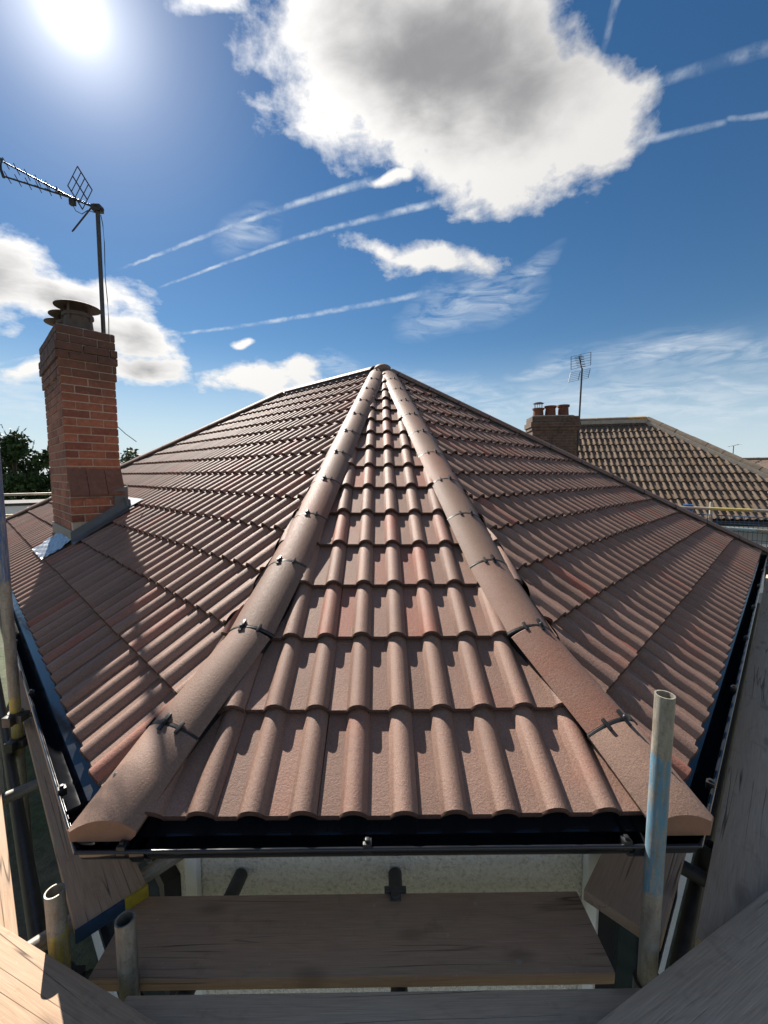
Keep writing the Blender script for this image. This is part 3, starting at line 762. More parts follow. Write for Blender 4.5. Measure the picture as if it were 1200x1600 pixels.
# gutter profile: (outward offset, z)
gp = []
GC, GR, GZ = 0.008, 0.057, 2.712
for k in range(13):
    t = math.pi + math.pi * k / 12
    gp.append((GC + GR * math.cos(t), GZ + GR * math.sin(t)))
gp[0] = (gp[0][0], gp[0][1] + 0.012)
lipc = (GC + GR + 0.004, GZ + 0.002)
for k in range(7):
    t = math.pi + 0.4 - (math.pi + 0.6) * k / 6
    gp.append((lipc[0] + 0.0058 * math.cos(t), lipc[1] + 0.0058 * math.sin(t)))
inner = []
for o, z in reversed(gp[:13]):
    dx, dz = o - GC, z - GZ; l = math.hypot(dx, dz); inner.append((GC + dx * (l - 0.003) / l, GZ + dz * (l - 0.003) / l))
gp += inner
rings_cache = {o: ring_offset(o, 0.024) for o, z in gp}
for i in range(3):
    vs_ = []; fc = []; N = len(gp)
    A0 = [at(rings_cache[o][i], z) for o, z in gp]; B0 = [at(rings_cache[o][(i + 1) % 5], z) for o, z in gp]
    nseg = max(2, int((B0[0] - A0[0]).length / 0.6))
    for s in range(nseg + 1):
        t = s / nseg
        sag = 0.0025 * math.sin(s * 1.7 + i)
        for a, b in zip(A0, B0): vs_.append(a.lerp(b, t) + V((0, 0, sag if 0 < s < nseg else 0)))
    for s in range(nseg):
        for k in range(N):
            fc.append((s * N + k, s * N + (k + 1) % N, (s + 1) * N + (k + 1) % N, (s + 1) * N + k))
    gut = raw('gutter', vs_, fc, MT['black'], house, None, 50)
    gut['label'] = ['left-hand black gutter', 'short front black gutter', 'right-hand black gutter'][i]
    # clips along the lip
    a, b = at(rings_cache[gp[14][0]][i], GZ + 0.008), at(rings_cache[gp[14][0]][(i + 1) % 5], GZ + 0.008); d = (b - a).normalized(); L = (b - a).length; n = V((d.y, -d.x, 0))
    spots = [0.12, 0.80, 1.53] if i == 1 else [0.30 + 0.86 * k for k in range(int(L / 0.86))]
    if i == 0: spots = [L - s for s in spots]
    for s in spots:
        cb = bmesh.new(); Mx = basis(a + d * s, d, -n, V((0, 0, 1)))
        box(cb, (-0.012, -0.008, -0.016), (0.012, 0.016, 0.010), Mx, 0.002)
        box(cb, (-0.006, -0.002, 0.008), (0.006, 0.010, 0.018), Mx, 0.002)
        obj('gutter_clip', cb, MT['clip'], gut)
    # eaves tray under the tile edge, tipping into the gutter
    q0, q1 = ring_offset(-0.06), ring_offset(0.010, 0.020)
    nt = max(4, int(L / 0.15)); tv = []; tf = []
    for s in range(nt + 1):
        t = s / nt
        tv += [at(q0[i].lerp(q0[(i + 1) % 5], t), 2.728), at(q1[i].lerp(q1[(i + 1) % 5], t), 2.704 + random.uniform(-0.002, 0.002))]
    for s in range(nt): tf.append((2 * s, 2 * s + 2, 2 * s + 3, 2 * s + 1))
    raw('eaves_tray', tv, tf, MT['black'], house)
for i in (1, 2):                                           # corner unions under the starters
    p = at(rings_cache[gp[14][0]][i], 2.685); o2 = (p - V((XA, 5, 2.685))).normalized()
    for sgn in (-1, 1):
        dd = (ring[i + sgn] - ring[i]).normalized(); q = at(ring_offset(GC, 0.024)[i], GZ) + dd * 0.14
        ub = bmesh.new(); tube(ub, [q - dd * 0.02, q + dd * 0.02], 0.064, 20)
        bmesh.ops.bisect_plane(ub, geom=ub.verts[:] + ub.edges[:] + ub.faces[:], plane_co=(0, 0, GZ + 0.008), plane_no=(0, 0, 1), clear_outer=True)
        obj('gutter_union', ub, MT['black'], house)

# ------------------------------------------------------------------ chimney
ZT, CW, CLN, CRS = 5.23, 0.47, 1.15, 0.0815               # top, width up-slope, length along the eave, course height
def chp(a, b, z): q = CHS + E1 * a + E2 * b; return V((q.x, q.y, z))
CM = basis(chp(0, 0, 0), E1, E2, V((0, 0, 1)))           # local x along E1, y up-slope
bm = bmesh.new()
box(bm, (0.008, 0.008, 2.85), (CLN - 0.008, CW - 0.008, ZT - 0.004), CM)
box(bm, (-0.092, 0.008, 2.85), (0.02, CW - 0.008, 3.50), CM)
chim = obj('chimney', bm, MT['mortar'], house); chim['label'] = 'red brick chimney stack'
brick_cache = {}
def brick(x0, x1, y0, y1, z0, z1):
    s = (round(x1 - x0, 4), round(y1 - y0, 4), round(z1 - z0, 4))
    if s not in brick_cache:
        b = bmesh.new(); box(b, (-s[0] / 2, -s[1] / 2, -s[2] / 2), (s[0] / 2, s[1] / 2, s[2] / 2), None, 0.004)
        brick_cache[s] = finish(b, 'brick', MT['brick'], 50)
    j = Matrix.Rotation(R(random.uniform(-0.5, 0.5)), 4, 'Z') @ Matrix.Rotation(R(random.uniform(-0.4, 0.4)), 4, 'Y')
    M = CM @ Matrix.Translation(((x0 + x1) / 2 + random.uniform(-.0015, .0015), (y0 + y1) / 2 + random.uniform(-.0015, .0015), (z0 + z1) / 2)) @ j
    link(bpy.data.objects.new('brick', brick_cache[s]), chim, M)
def courses(z_lo, z_hi, xa, xb, ya, yb, faces, start=0):
    """stretcher courses; faces: 'R' (x = xa side) and 'L' (y = ya side)"""
    k = start; z = z_lo
    while z < z_hi - 0.03:
        z1 = z + CRS - 0.011; odd = k % 2
        if 'R' in faces:
            y = ya; widths = [0.105, 0.222, 0.2] if odd else [0.222, 0.222, 0.2]
            for w in widths:
                if y > yb - 0.02: break
                y1 = min(y + w, yb)
                if y1 < yb and yb - y1 < 0.03: y1 = yb
                base = ground_at(y1)
                if z1 > base + 0.03: brick(xa, xa + 0.10, y, y1, z, z1)
                y = y1 + 0.010
        if 'L' in faces:
            x = xa + 0.111; widths = [0.222] * 9 if odd else [0.105] + [0.222] * 9
            for w in widths:
                if x > xb - 0.02: break
                x1 = min(x + w, xb)
                brick(x, x1, ya, ya + 0.10, z, z1); x = x1 + 0.010
        k += 1; z += CRS
    return k, z
def ground_at(b): return 3.10 + b * 0.63
zb = 3.195
k, z = courses(zb, 3.50, -0.10, CLN, 0.0, CW, 'RL')        # base
k, z2 = courses(z, 4.74, 0.0, CLN, 0.0, CW, 'RL', k)       # shaft
k, z3 = courses(z2, z2 + 2 * CRS - 0.04, -0.014, CLN + 0.014, -0.014, CW + 0.012, 'RL', k)
k, z4 = courses(z3, z3 + 2 * CRS - 0.04, -0.03, CLN + 0.03, -0.03, CW + 0.025, 'RL', k)
k, z5 = courses(z4, ZT - 0.02, -0.016, CLN + 0.016, -0.016, CW + 0.012, 'RL', k)
ZT = z5
bm = bmesh.new(); box(bm, (0.0, -0.004, z2), (CLN + 0.01, CW + 0.008, ZT - 0.004), CM); obj('corbel_core', bm, MT['mortar'], chim)
for bx0, bx1, lo, hi in ((0.10, CLN + 0.002, CW - 0.012, CW + 0.002),):
    bm = bmesh.new(); box(bm, (bx0, lo, 2.9), (bx1, hi, z2), CM); obj('back_brickwork', bm, MT['brickwall'], chim)
bm = bmesh.new(); box(bm, (CLN - 0.012, 0.11, 2.9), (CLN + 0.002, CW - 0.02, z2), CM); obj('end_brickwork', bm, MT['brickwall'], chim)
# tiled shoulder on the near side: three sloping creasing tiles
for j, (y0, y1) in enumerate(((0.0, 0.155), (0.160, 0.315), (0.320, CW + 0.004))):
    vs_ = []
    for y in (y0, y1):
        vs_ += [CM @ V(p) for p in ((-0.125, y, 3.535), (0.004, y, 3.80), (0.004, y, 3.825), (-0.135, y, 3.552))]
    t = raw('shoulder_tile', vs_, [(0, 1, 2, 3), (7, 6, 5, 4), (0, 4, 5, 1), (1, 5, 6, 2), (2, 6, 7, 3), (3, 7, 4, 0)], MT['creasing'], chim)
bm = bmesh.new(); bv = [CM @ V(p) for p in ((-0.098, 0.004, 3.49), (0.0, 0.004, 3.49), (0.0, 0.004, 3.80), (-0.098, CW - 0.004, 3.49), (0.0, CW - 0.004, 3.49), (0.0, CW - 0.004, 3.80))]
raw('shoulder', bv, [(0, 1, 2), (5, 4, 3), (0, 3, 4, 1), (1, 4, 5, 2), (2, 5, 3, 0)], MT['brickwall'], chim)
# flaunching
bm = bmesh.new(); n = 10; grid = []
for i in range(n + 1):
    row = []
    for j in range(n + 1):
        x, y = i / n, j / n; h = 0.055 * min(1, 5 * min(x, 1 - x)) ** 0.6 * min(1, 3 * min(y, 1 - y)) ** 0.6
        row.append(bm.verts.new(CM @ V((0.0 + x * CLN, y * CW, ZT - 0.006 + h + random.uniform(0, 0.006)))))
    grid.append(row)
for i in range(n):
    for j in range(n): bm.faces.new((grid[i][j], grid[i + 1][j], grid[i + 1][j + 1], grid[i][j + 1]))
obj('flaunching', bm, MT['cement'], chim)
for i, a in enumerate((0.25, 0.60, 0.93)):
    base = CM @ Matrix.Translation((a, CW * 0.47, ZT + 0.02))
    b = bmesh.new(); lathe(b, [(0.135, 0), (0.132, 0.02), (0.122, 0.14), (0.135, 0.15), (0.138, 0.175), (0.130, 0.185), (0.11, 0.185), (0.10, 0.10), (0.10, 0.0)], 28, base)
    obj('chimney_pot', b, MT['sootpot'], chim)
    b = bmesh.new()
    for q in range(4):
        t = R(45 + 90 * q)
        box(b, (-0.012, -0.002, 0.10), (0.012, 0.002, 0.27), base @ Matrix.Rotation(t, 4, 'Z') @ Matrix.Translation((0, -0.134, 0)))
    lathe(b, [(0.0, 0.300), (0.08, 0.292), (0.196, 0.258), (0.205, 0.252), (0.205, 0.246), (0.19, 0.248), (0.08, 0.28), (0.0, 0.288)], 36, base)
    lathe(b, [(0.137, 0.145), (0.139, 0.145), (0.139, 0.163), (0.137, 0.163)], 28, base)
    obj('cowl', b, MT['sootpot'], chim)
# cement band, flashings
NL = NLt
def lroof(a, b, up): q = chp(a, b, 0); return V((q.x, q.y, plane_z(CL, NL, q.x, q.y) + up))
z0 = lroof(0, 0, 0).z
bm = bmesh.new(); box(bm, (-0.112, -0.012, z0 - 0.08), (CLN + 0.005, 0.05, 3.19), CM, 0.004); obj('cement_band', bm, MT['cement'], chim)
def ribbon(name, rows, mat):
    vs_ = [p for r in rows for p in r]; m_ = len(rows[0]); fc = []
    for i in range(len(rows) - 1):
        for j in range(m_ - 1): fc.append((i * m_ + j, i * m_ + j + 1, (i + 1) * m_ + j + 1, (i + 1) * m_ + j))
    return raw(name, vs_, fc, mat, chim, None, 60)
rows = []
for i in range(15):
    b = -0.02 + (CW + 0.07) * i / 14; rows.append([lroof(-0.118, b, 0.135 if b < CW + 0.05 else 0.10), lroof(-0.124, b, 0.06), lroof(-0.135, b, 0.038), lroof(-0.20, b, 0.036), lroof(-0.26, b, 0.030 + 0.004 * math.sin(i * 2.1))])
ribbon('side_flashing', rows, MT['lead'])
bm = bmesh.new(); vs_ = [lroof(-0.119, CW - 0.10, 0.10), lroof(-0.119, CW + 0.03, 0.10), lroof(-0.119, CW + 0.03, 0.26), lroof(-0.119, CW - 0.10, 0.30)]
raw('back_upstand', [p for q in vs_ for p in (q, q + E1 * 0.02)], [(0, 2, 4, 6), (7, 5, 3, 1), (0, 1, 3, 2), (2, 3, 5, 4), (4, 5, 7, 6), (6, 7, 1, 0)], MT['lead'], chim)
rows = []
for i in range(23):
    a = -0.10 + 0.80 * i / 22; row = []
    for j in range(13):
        b = -0.004 - 0.25 * j / 12
        wob = 0.012 * math.sin(i * 1.9 + j * 0.8) + 0.010 * math.sin(j * 2.3 - i * 0.7) + random.uniform(-0.003, 0.003)
        row.append(lroof(a + 0.012 * math.sin(j * 1.3), b, 0.048 + wob * 0.7 - 0.012 * (j / 12)))
    rows.append(row)
ribbon('lead_apron', rows, MT['foil'])
rows = [[lroof(a, CW - 0.005, 0.16), lroof(a, CW + 0.01, 0.05), lroof(a, CW + 0.15, 0.04)] for a in (-0.2, 0.2, 0.6, 1.0, 1.3)]
ribbon('back_gutter', rows, MT['foil'])

# ------------------------------------------------------------------ television aerial on the chimney
def wire(bm, a, b, r, seg=6): return tube(bm, [a, b], r, seg)
mast = V((-3.07, 4.757, 0))
aer = empty('television_aerial', (mast.x, mast.y, 4.95), 'tall mast with long twin-boom aerial fixed to the red brick chimney', 'aerial')
b = bmesh.new(); tube(b, [at(mast, 4.9), at(mast + V((-0.012, 0.05, 0)), 6.70)], 0.0215, 14)
obj('mast', b, MT['mastmetal'], aer)
b = bmesh.new(); hp = at(mast + V((-0.012, 0.05, 0)), 6.66)
box(b, (-0.045, -0.04, -0.035), (0.045, 0.04, 0.03), Matrix.Translation(hp), 0.006); box(b, (0.03, -0.012, -0.02), (0.065, 0.012, 0.0), Matrix.Translation(hp), 0.003)
obj('clamp', b, MT['darkmetal'], aer)
j = V((-3.40, 4.75, 6.765)); e_up = V((-3.965, 4.655, 7.035)); e_lo = V((-3.945, 4.64, 6.875))
b = bmesh.new(); wire(b, hp, j, 0.012, 8); obj('boom', b, MT['darkmetal'], aer)
bd = (j - hp).normalized()
for end in (e_up, e_lo):
    b = bmesh.new(); wire(b, j - bd * 0.1, end, 0.009, 8)
    dd = (end - j).normalized(); up = V((0, 0, 1)); el = up - dd * up.dot(dd)
    for q in range(6):
        c = j.lerp(end, (q + 0.5) / 6); cr = dd.cross(up).normalized()
        wire(b, c - el * 0.022 - cr * 0.06, c + el * 0.022 + cr * 0.06, 0.0045, 6)
        wire(b, c - el * 0.022 + cr * 0.06, c + el * 0.022 - cr * 0.06, 0.0045, 6)
    obj('director_boom', b, MT['darkmetal'], aer)
b = bmesh.new(); tube(b, [e_up + V((0.012, 0, 0.02)), e_up.lerp(e_lo, 0.5) + V((-0.012, 0, 0)), e_lo + V((0.012, 0, -0.015))], 0.014, 8); obj('end_bracket', b, MT['darkmetal'], aer)
# reflector: two panels of rods meeting on the boom
for o_, u_, v_ in ((V((-3.236, 4.753, 7.053)), V((0.158, -0.025, -0.254)), V((-0.103, -0.018, -0.206))), (V((-3.02, 4.66, 6.62)), V((-0.235, -0.024, -0.294)), V((-0.19, 0.29, 0.17)))):
    b = bmesh.new()
    for q in range(3): wire(b, o_ + v_ * (q / 2), o_ + v_ * (q / 2) + u_, 0.0065, 6)
    for q in range(5): wire(b, o_ + u_ * (q / 4), o_ + u_ * (q / 4) + v_, 0.0042, 6)
    obj('reflector', b, MT['darkmetal'], aer)
b = bmesh.new(); dp = hp.lerp(j, 0.75); box(b, (-0.03, -0.02, -0.075), (0.03, 0.02, -0.01), Matrix.Translation(dp), 0.008)
tube(b, [dp + V((0, 0, -0.07)), dp + V((0.03, 0, -0.13)), dp + V((0.08, 0.02, -0.15)), dp + V((0.13, 0.04, -0.10)), hp + V((0.0, 0, -0.05))], 0.004, 6)
obj('dipole_box', b, MT['darkmetal'], aer)
b = bmesh.new(); cp = mast + V((0.012, 0.06, 0))
tube(b, [at(cp + V((0, 0, 0)), 6.6)] + [at(cp + V((0.016 + 0.006 * math.sin(q * 1.7), 0, 0)), 6.5 - 0.2 * q) for q in range(7)], 0.004, 6)
obj('cable', b, MT['clip'], aer)
b = bmesh.new(); tube(b, [chp(0.3, CW + 0.02, 4.35), chp(0.22, CW + 0.12, 4.22), chp(0.12, CW + 0.20, 4.13)], 0.004, 6); obj('loose_cable', b, MT['clip'], aer)
b = bmesh.new(); box(b, (0.20, CW - 0.01, 5.0), (0.46, CW + 0.035, 5.03), CM); box(b, (0.20, CW - 0.01, 4.92), (0.46, CW + 0.035, 4.95), CM); obj('wall_bracket', b, MT['darkmetal'], aer)

# ------------------------------------------------------------------ scaffold boards
def board(o, d, n, length, width, top, mat, label, thick=0.038, bands=None, roll=0.0):
    """o: plan corner; d: along; n: across (both plan unit vectors)"""
    M = basis(V((o.x, o.y, top)), d, n, d.cross(n)) @ Matrix.Rotation(R(roll), 4, 'X')
    flip = -1 if d.cross(n).z < 0 else 1
    b = bmesh.new(); box(b, (0, 0, -thick if flip > 0 else 0), (length, width, 0 if flip > 0 else thick), None, 0.005)
    ob = obj('scaffold_board', b, mat, None, M, 40)
    tag(ob, label, 'board', 'scaffold boards around the eaves')
    if bands:
        for x0, x1, y0, y1, mt in bands:
            bb = bmesh.new(); lo, hi = (-thick - 0.002, 0.002) if flip > 0 else (-0.002, thick + 0.002)
            box(bb, (x0, y0, lo if flip > 0 else lo), (x1, y1, hi), None, 0.002); obj('end_band', bb, mt, ob, M)
    return ob
QN = V((0.70711, 0.70711, 0))                              # inward from the left deck (n axis); E1 along
def lp(n, a): return V((0.70711 * (n - a), 0.70711 * (n + a), 0))          # left deck coordinates
def rp(q, a): return V((0.70711 * (a + q), 0.70711 * (a - q), 0))          # right deck coordinates
QR = V((0.70711, -0.70711, 0))
board(lp(0.146, 1.408), E1, QN, 3.9, 0.19, 2.415, MT['wood'], 'tan board below the left gutter, its near end painted blue and yellow',
      bands=((-0.0022, 0.006, -0.002, 0.125, MT['bluepaint']), (-0.0022, 0.006, 0.125, 0.192, MT['yelpaint'])))
board(lp(-0.20, 1.15), E1, QN, 3.9, 0.228, 2.415, MT['wood'], 'sunlit pale board at the far left edge, outside the tall pole')
board(lp(-0.44, 1.25), E1, QN, 3.9, 0.228, 2.412, MT['wood'], 'outermost sunlit board of the left-hand scaffold')
board(lp(0.122, 5.34), E1, QN, 3.9, 0.212, 2.415, MT['woodgrey'], 'board below the far end of the left gutter')
board(lp(-0.20, 5.08), E1, QN, 3.9, 0.228, 2.412, MT['woodgrey'], 'outer board at the far end of the left scaffold')
board(V((-0.80, 1.010, 0)), V((1, 0, 0)), V((0, 1, 0)), 1.455, 0.225, 2.376, MT['woodbrown'], 'wide dark brown board below the short front gutter')
board(V((-0.66, 0.735, 0)), V((1, 0, 0)), V((0, 1, 0)), 1.36, 0.225, 2.400, MT['woodgrey'], 'board along the bottom edge, nearest to the viewer in the middle')
dl = V((0.933, -0.360, 0)); board(V((-1.95, 1.424, 0)), dl, V((-0.360, -0.933, 0)), 1.80, 0.225, 2.442, MT['wood'], 'board slanting across the bottom left corner, half in sunlight')
dr = V((0.917, 0.398, 0)); board(V((0.33, 0.782, 0)), dr, V((0.398, -0.917, 0)), 2.2, 0.225, 2.442, MT['woodgrey'], 'cracked board slanting across the bottom right corner')
board(V((-1.95, 1.424, 0)) + V((-0.360, -0.933, 0)) * 0.232, dl, V((-0.360, -0.933, 0)), 1.9, 0.225, 2.440, MT['wood'], 'lower left corner board nearest the viewer, beyond the half-lit one')
board(rp(-0.385, 1.318), E2, QR, 3.9, 0.212, 2.415, MT['woodbrown'], 'shaded board under the right-hand gutter beside the blue pole')
board(rp(-0.105, 1.40), E2, QR, 3.9, 0.228, 2.415, MT['woodgrey'], 'weathered grey board running along the right-hand gutter')
board(rp(0.132, 1.40), E2, QR, 3.9, 0.228, 2.413, MT['woodgrey'], 'outer grey board along the right edge of the picture')
board(rp(-0.105, 5.31), E2, QR, 2.2, 0.228, 2.413, MT['woodgrey'], 'pale board at the far end of the right scaffold')

# ------------------------------------------------------------------ scaffold tubes
def pipe_bm(L, r=0.02415, wall=0.004):
    b = bmesh.new(); lathe(b, [(r - wall, L - 0.25), (r - wall, L), (r, L), (r, 0), (r - wall, 0), (r - wall, 0.15)], 24); return b
def standard(x, y, top, mat, label, z0=0.0, couplers=()):
    o = obj('scaffold_tube', pipe_bm(top - z0), mat, None, Matrix.Translation((x, y, z0)), 50)
    tag(o, label, 'scaffold tube', 'upright scaffold tubes')
    for zc in couplers: coupler(o, V((x, y, zc)), V((0, 0, 1)))
    return o
def coupler(parent, p, axis):
    x, y, z = frame(axis); M = basis(p, x, y, z); b = bmesh.new()
    lathe(b, [(0.025, -0.028), (0.033, -0.028), (0.034, 0.028), (0.025, 0.028)], 18, M)
    box(b, (0.025, -0.022, -0.026), (0.062, 0.022, 0.026), M, 0.004); box(b, (-0.03, 0.02, -0.02), (0.03, 0.052, 0.02), M, 0.004)
    tube(b, [M @ V((-0.02, 0.05, 0)), M @ V((-0.02, 0.095, 0))], 0.007, 8); tube(b, [M @ V((-0.02, 0.062, 0)), M @ V((-0.02, 0.076, 0))], 0.012, 6)
    obj('coupler', b, MT['tube_dark'], parent)
def ledger(p, q, mat, label, couplers=()):
    x, y, z = frame(q - p); L = (q - p).length
    o = obj('scaffold_tube', pipe_bm(L), mat, None, basis(p, x, y, z), 50)
    tag(o, label, 'scaffold tube', 'level scaffold tubes')
    for t in couplers: coupler(o, p.lerp(q, t), q - p)
    return o
m_right = tube_mat('blue_banded_tube', [(2.60, 3.00, LBLUE)], 0.35)
m_a = tube_mat('yellow_banded_tube', [(2.30, 2.46, YEL)], 0.5)
m_l = tube_mat('blue_yellow_banded_tube', [(3.20, 5.0, (0.01, 0.09, 0.28)), (2.28, 2.58, YEL)], 0.4)
standard(-0.924, 1.075, 2.573, m_a, 'short upright tube with yellow paint, leftmost of the two cut-off uprights', 0, (2.28,))
standard(-0.679, 1.000, 2.572, MT['tube'], 'short bare upright tube at the left end of the wide brown board', 0, (2.28,))
standard(0.764, 1.039, 3.166, m_right, 'upright tube with blue paint in front of the right hip end', 0, (2.28,))
standard(-1.935, 2.10, 4.6, m_l, 'tall upright tube at the left edge, blue above and yellow below', 0, (2.47, 2.33))
standard(1.215, 1.375, 2.40, MT['tube_dark'], 'short dark upright stub between the right-hand boards', 0)
for k, (n, a) in enumerate(((0.07, 5.6), (0.07, 8.0))):
    p = lp(n, a); standard(p.x, p.y, 3.30, MT['tube'], ['upright tube half way along the left gutter', 'upright tube near the far end of the left gutter'][k])
ledger(V((0.052, 0.40, 2.312)), V((0.056, 1.362, 2.312)), MT['tube_dark'], 'dark tube passing under the middle of the wide brown board')
ledger(V((-0.60, 0.55, 2.31)), V((-0.50, 1.365, 2.312)), MT['tube_dark'], 'dark tube with rounded end poking out towards the wall')
ledger(lp(-0.5, 1.50) + V((0, 0, 2.345)), lp(0.50, 1.50) + V((0, 0, 2.375)), MT['tube'], 'grey tube end sticking out beneath the left board', ())
ledger(lp(-0.6, 2.35) + V((0, 0, 2.346)), lp(0.42, 2.35) + V((0, 0, 2.346)), MT['tube'], 'tube crossing below the left-hand boards')
ledger(lp(0.075, 1.0) + V((0, 0, 2.27)), lp(0.075, 6.2) + V((0, 0, 2.27)), MT['tube_dark'], 'long level tube in the gap of the left deck')
ledger(rp(-0.48, 1.72) + V((0, 0, 2.345)), rp(0.6, 1.72) + V((0, 0, 2.345)), MT['tube_dark'], 'tube crossing under the right-hand boards')
ledger(rp(-0.135, 1.2) + V((0, 0, 2.29)), rp(-0.135, 6.2) + V((0, 0, 2.29)), MT['tube_dark'], 'long level tube in the gap of the right deck')
ledger(V((-0.9, 0.98, 2.27)), V((0.95, 0.98, 2.27)), MT['tube_dark'], 'level tube below the front boards', ())
b = bmesh.new()                                            # board clip on the wide board
box(b, (-0.036, -0.006, 0.0), (0.036, 0.012, 0.010), None, 0.002)
lathe(b, [(0.0, 0.012), (0.014, 0.011), (0.018, 0.0)], 14, Matrix.Translation((0, -0.012, 0.0)))
box(b, (-0.018, -0.030, 0.0), (0.018, -0.002, 0.007), None, 0.003)
tag(obj('board_clip', b, MT['tube_dark'], None, Matrix.Translation((0.052, 1.236, 2.378))), 'dark steel clip on the back edge of the wide brown board', 'clip')
b = bmesh.new(); n_ = 8; g_ = []
for i in range(n_ + 1):
    g_.append([b.verts.new((0.035 * math.cos(R(-80 + 160 * i / n_)) + random.uniform(-.003, .003), -0.03 + 0.06 * jj / 5, 0.03 * math.sin(R(-80 + 160 * i / n_)) + random.uniform(-.004, .004))) for jj in range(6)])
for i in range(n_):
    for jj in range(5): b.faces.new((g_[i][jj], g_[i + 1][jj], g_[i + 1][jj + 1], g_[i][jj + 1]))
bmesh.ops.solidify(b, geom=b.faces[:], thickness=0.003)
tag(obj('tube_sleeve', b, MT['foil'], None, Matrix.Translation((-0.86, 1.33, 2.425)) @ Matrix.Rotation(R(70), 4, 'Y')), 'crumpled bluish metal sleeve at the end of the left board', 'sleeve')

# ------------------------------------------------------------------ far guard rails with mesh panels
def mesh_guard(origin, d, w, h, label, clips):
    M = basis(origin, d, V((0, 0, 1)).cross(d), V((0, 0, 1)))
    root = empty('mesh_guard', origin, label, 'mesh guard', 'mesh guards on the far scaffold rails')
    b = bmesh.new()
    nx, nz = int(w / 0.05), int(h / 0.10)
    for i in range(nx + 1): tube(b, [M @ V((w * i / nx, 0, 0)), M @ V((w * i / nx, 0, h))], 0.004 if i not in (0, nx) else 0.008, 4)
    for i in range(nz + 1): tube(b, [M @ V((0, 0.006, h * i / nz)), M @ V((w, 0.006, h * i / nz))], 0.004 if i not in (0, nz) else 0.008, 4)
    obj('wire_panel', b, MT['meshblue'], root)
    for x, mt in clips:
        c = bmesh.new(); box(c, (x - 0.065, -0.04, h - 0.02), (x + 0.065, 0.04, h + 0.15), M, 0.02); box(c, (x - 0.045, -0.048, h + 0.05), (x + 0.045, 0.048, h + 0.10), M, 0.006); box(c, (x - 0.03, -0.03, h - 0.09), (x + 0.03, 0.03, h - 0.02), M, 0.008)
        obj('clip', c, mt, root)
def rail_tube(p, q, mat, label): return ledger(p, q, mat, label)
# right: the rail turns the far corner of the house
r0, r1 = V((6.35, 4.95, 3.24)), V((3.9, 7.40, 3.24)); dR = (r1 - r0).normalized()
m_rail = tube_mat('yellow_banded_rail', [(1.30, 1.80, (0.50, 0.40, 0.04))], 0.3)
rail_tube(r0, r1, m_rail, 'top guard rail with yellow band beyond the right hip')
rail_tube(r0 + V((0.03, 0.03, -0.29)), r1 + V((0.03, 0.03, -0.29)), tube_mat('blue_banded_rail', [(1.25, 2.0, (0.22, 0.45, 0.55))], 0.2), 'lower guard rail with pale blue band beyond the right hip')
standard(5.12, 6.24, 3.34, tube_mat('pale_post_tube', [(3.1, 3.4, (0.5, 0.5, 0.46))], 0.3), 'upright post of the guard rail beyond the right hip')
mesh_guard(V((5.98, 5.36, 2.46)), dR, 1.15, 0.68, 'blue wire guard panel right of the pale post, beyond the right hip', ((0.28, MT['blueclip']),))
mesh_guard(V((5.12, 6.22, 2.46)), dR, 0.85, 0.68, 'blue wire guard panel left of the pale post, with blue and yellow clips', ((0.30, MT['blueclip']), (0.66, MT['yelclip'])))
# left: beyond the far end of the house
l0, l1 = V((-9.2, 6.6, 3.36)), V((-5.5, 10.3, 3.36)); dLf = (l1 - l0).normalized()
rail_tube(l0, l1, MT['tube'], 'top guard rail beyond the chimney at the far left')
rail_tube(l0 + V((0, 0, -0.42)), l1 + V((0, 0, -0.42)), tube_mat('dull_yellow_rail', [(1.9, 3.2, (0.42, 0.34, 0.12))], 0.3), 'lower guard rail beyond the chimney at the far left')
mesh_guard(V((-8.75, 7.05, 2.62)), dLf, 1.32, 0.66, 'blue wire guard panel beyond the far end of the left slope', ((1.0, MT['blueclip']),))
p = V((-8.9, 6.9, 0)); standard(p.x, p.y, 3.45, MT['tube'], 'upright post of the far left guard rail')

# ------------------------------------------------------------------ neighbouring house
nd = V((0.9613, -0.2756, 0)); nn_ = V((-0.2756, -0.9613, 0))      # ridge direction, towards the viewer
NR = V((8.15, 12.61, 5.42)); NLf = NR - nd * 2.3
nrun = 3.36; NE = 2.75
neb_R = at(NR + nn_ * nrun + nd * nrun, NE); neb_L = at(NLf + nn_ * nrun - nd * nrun, NE)
nbb_R = at(NR - nn_ * nrun + nd * nrun, NE); nbb_L = at(NLf - nn_ * nrun - nd * nrun, NE)
neigh = empty('neighbour_house', (at(NR, 0)), 'neighbouring house with weathered brown tiled roof and three-pot chimney', 'house')
u, v, n = slope_frame(neb_L, neb_R, NR)
def nslope(pts, drop): return raw('roof_slope', [p - V((0, 0, drop)) for p in pts], [tuple(range(len(pts)))], MT['underlay'], neigh)
ns = nslope([neb_L, neb_R, NR, NLf], 0.07)
poly = [to2(p, neb_L, u, v) for p in (neb_L, neb_R, NR, NLf)]
vis = lambda x, y: (neb_L + u * x).x < 3.6
tl = lay_slope(ns, neb_L, u, v, n, poly, 0.335, MT['oldtile'], 0.07, vis, 6, 0.008)
tl.sort(key=lambda t: (t[0].translation - cam_p).length)
for i, (M, me, b) in enumerate(tl):
    if b is not None:
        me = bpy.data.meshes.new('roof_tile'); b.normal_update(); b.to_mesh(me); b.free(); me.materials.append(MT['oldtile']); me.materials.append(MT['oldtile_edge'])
        me.polygons.foreach_set('use_smooth', [True] * len(me.polygons)); me.set_sharp_from_angle(angle=R(32))
    link(bpy.data.objects.new('roof_tile', me), ns, M)
print('neighbour tiles', len(tl))
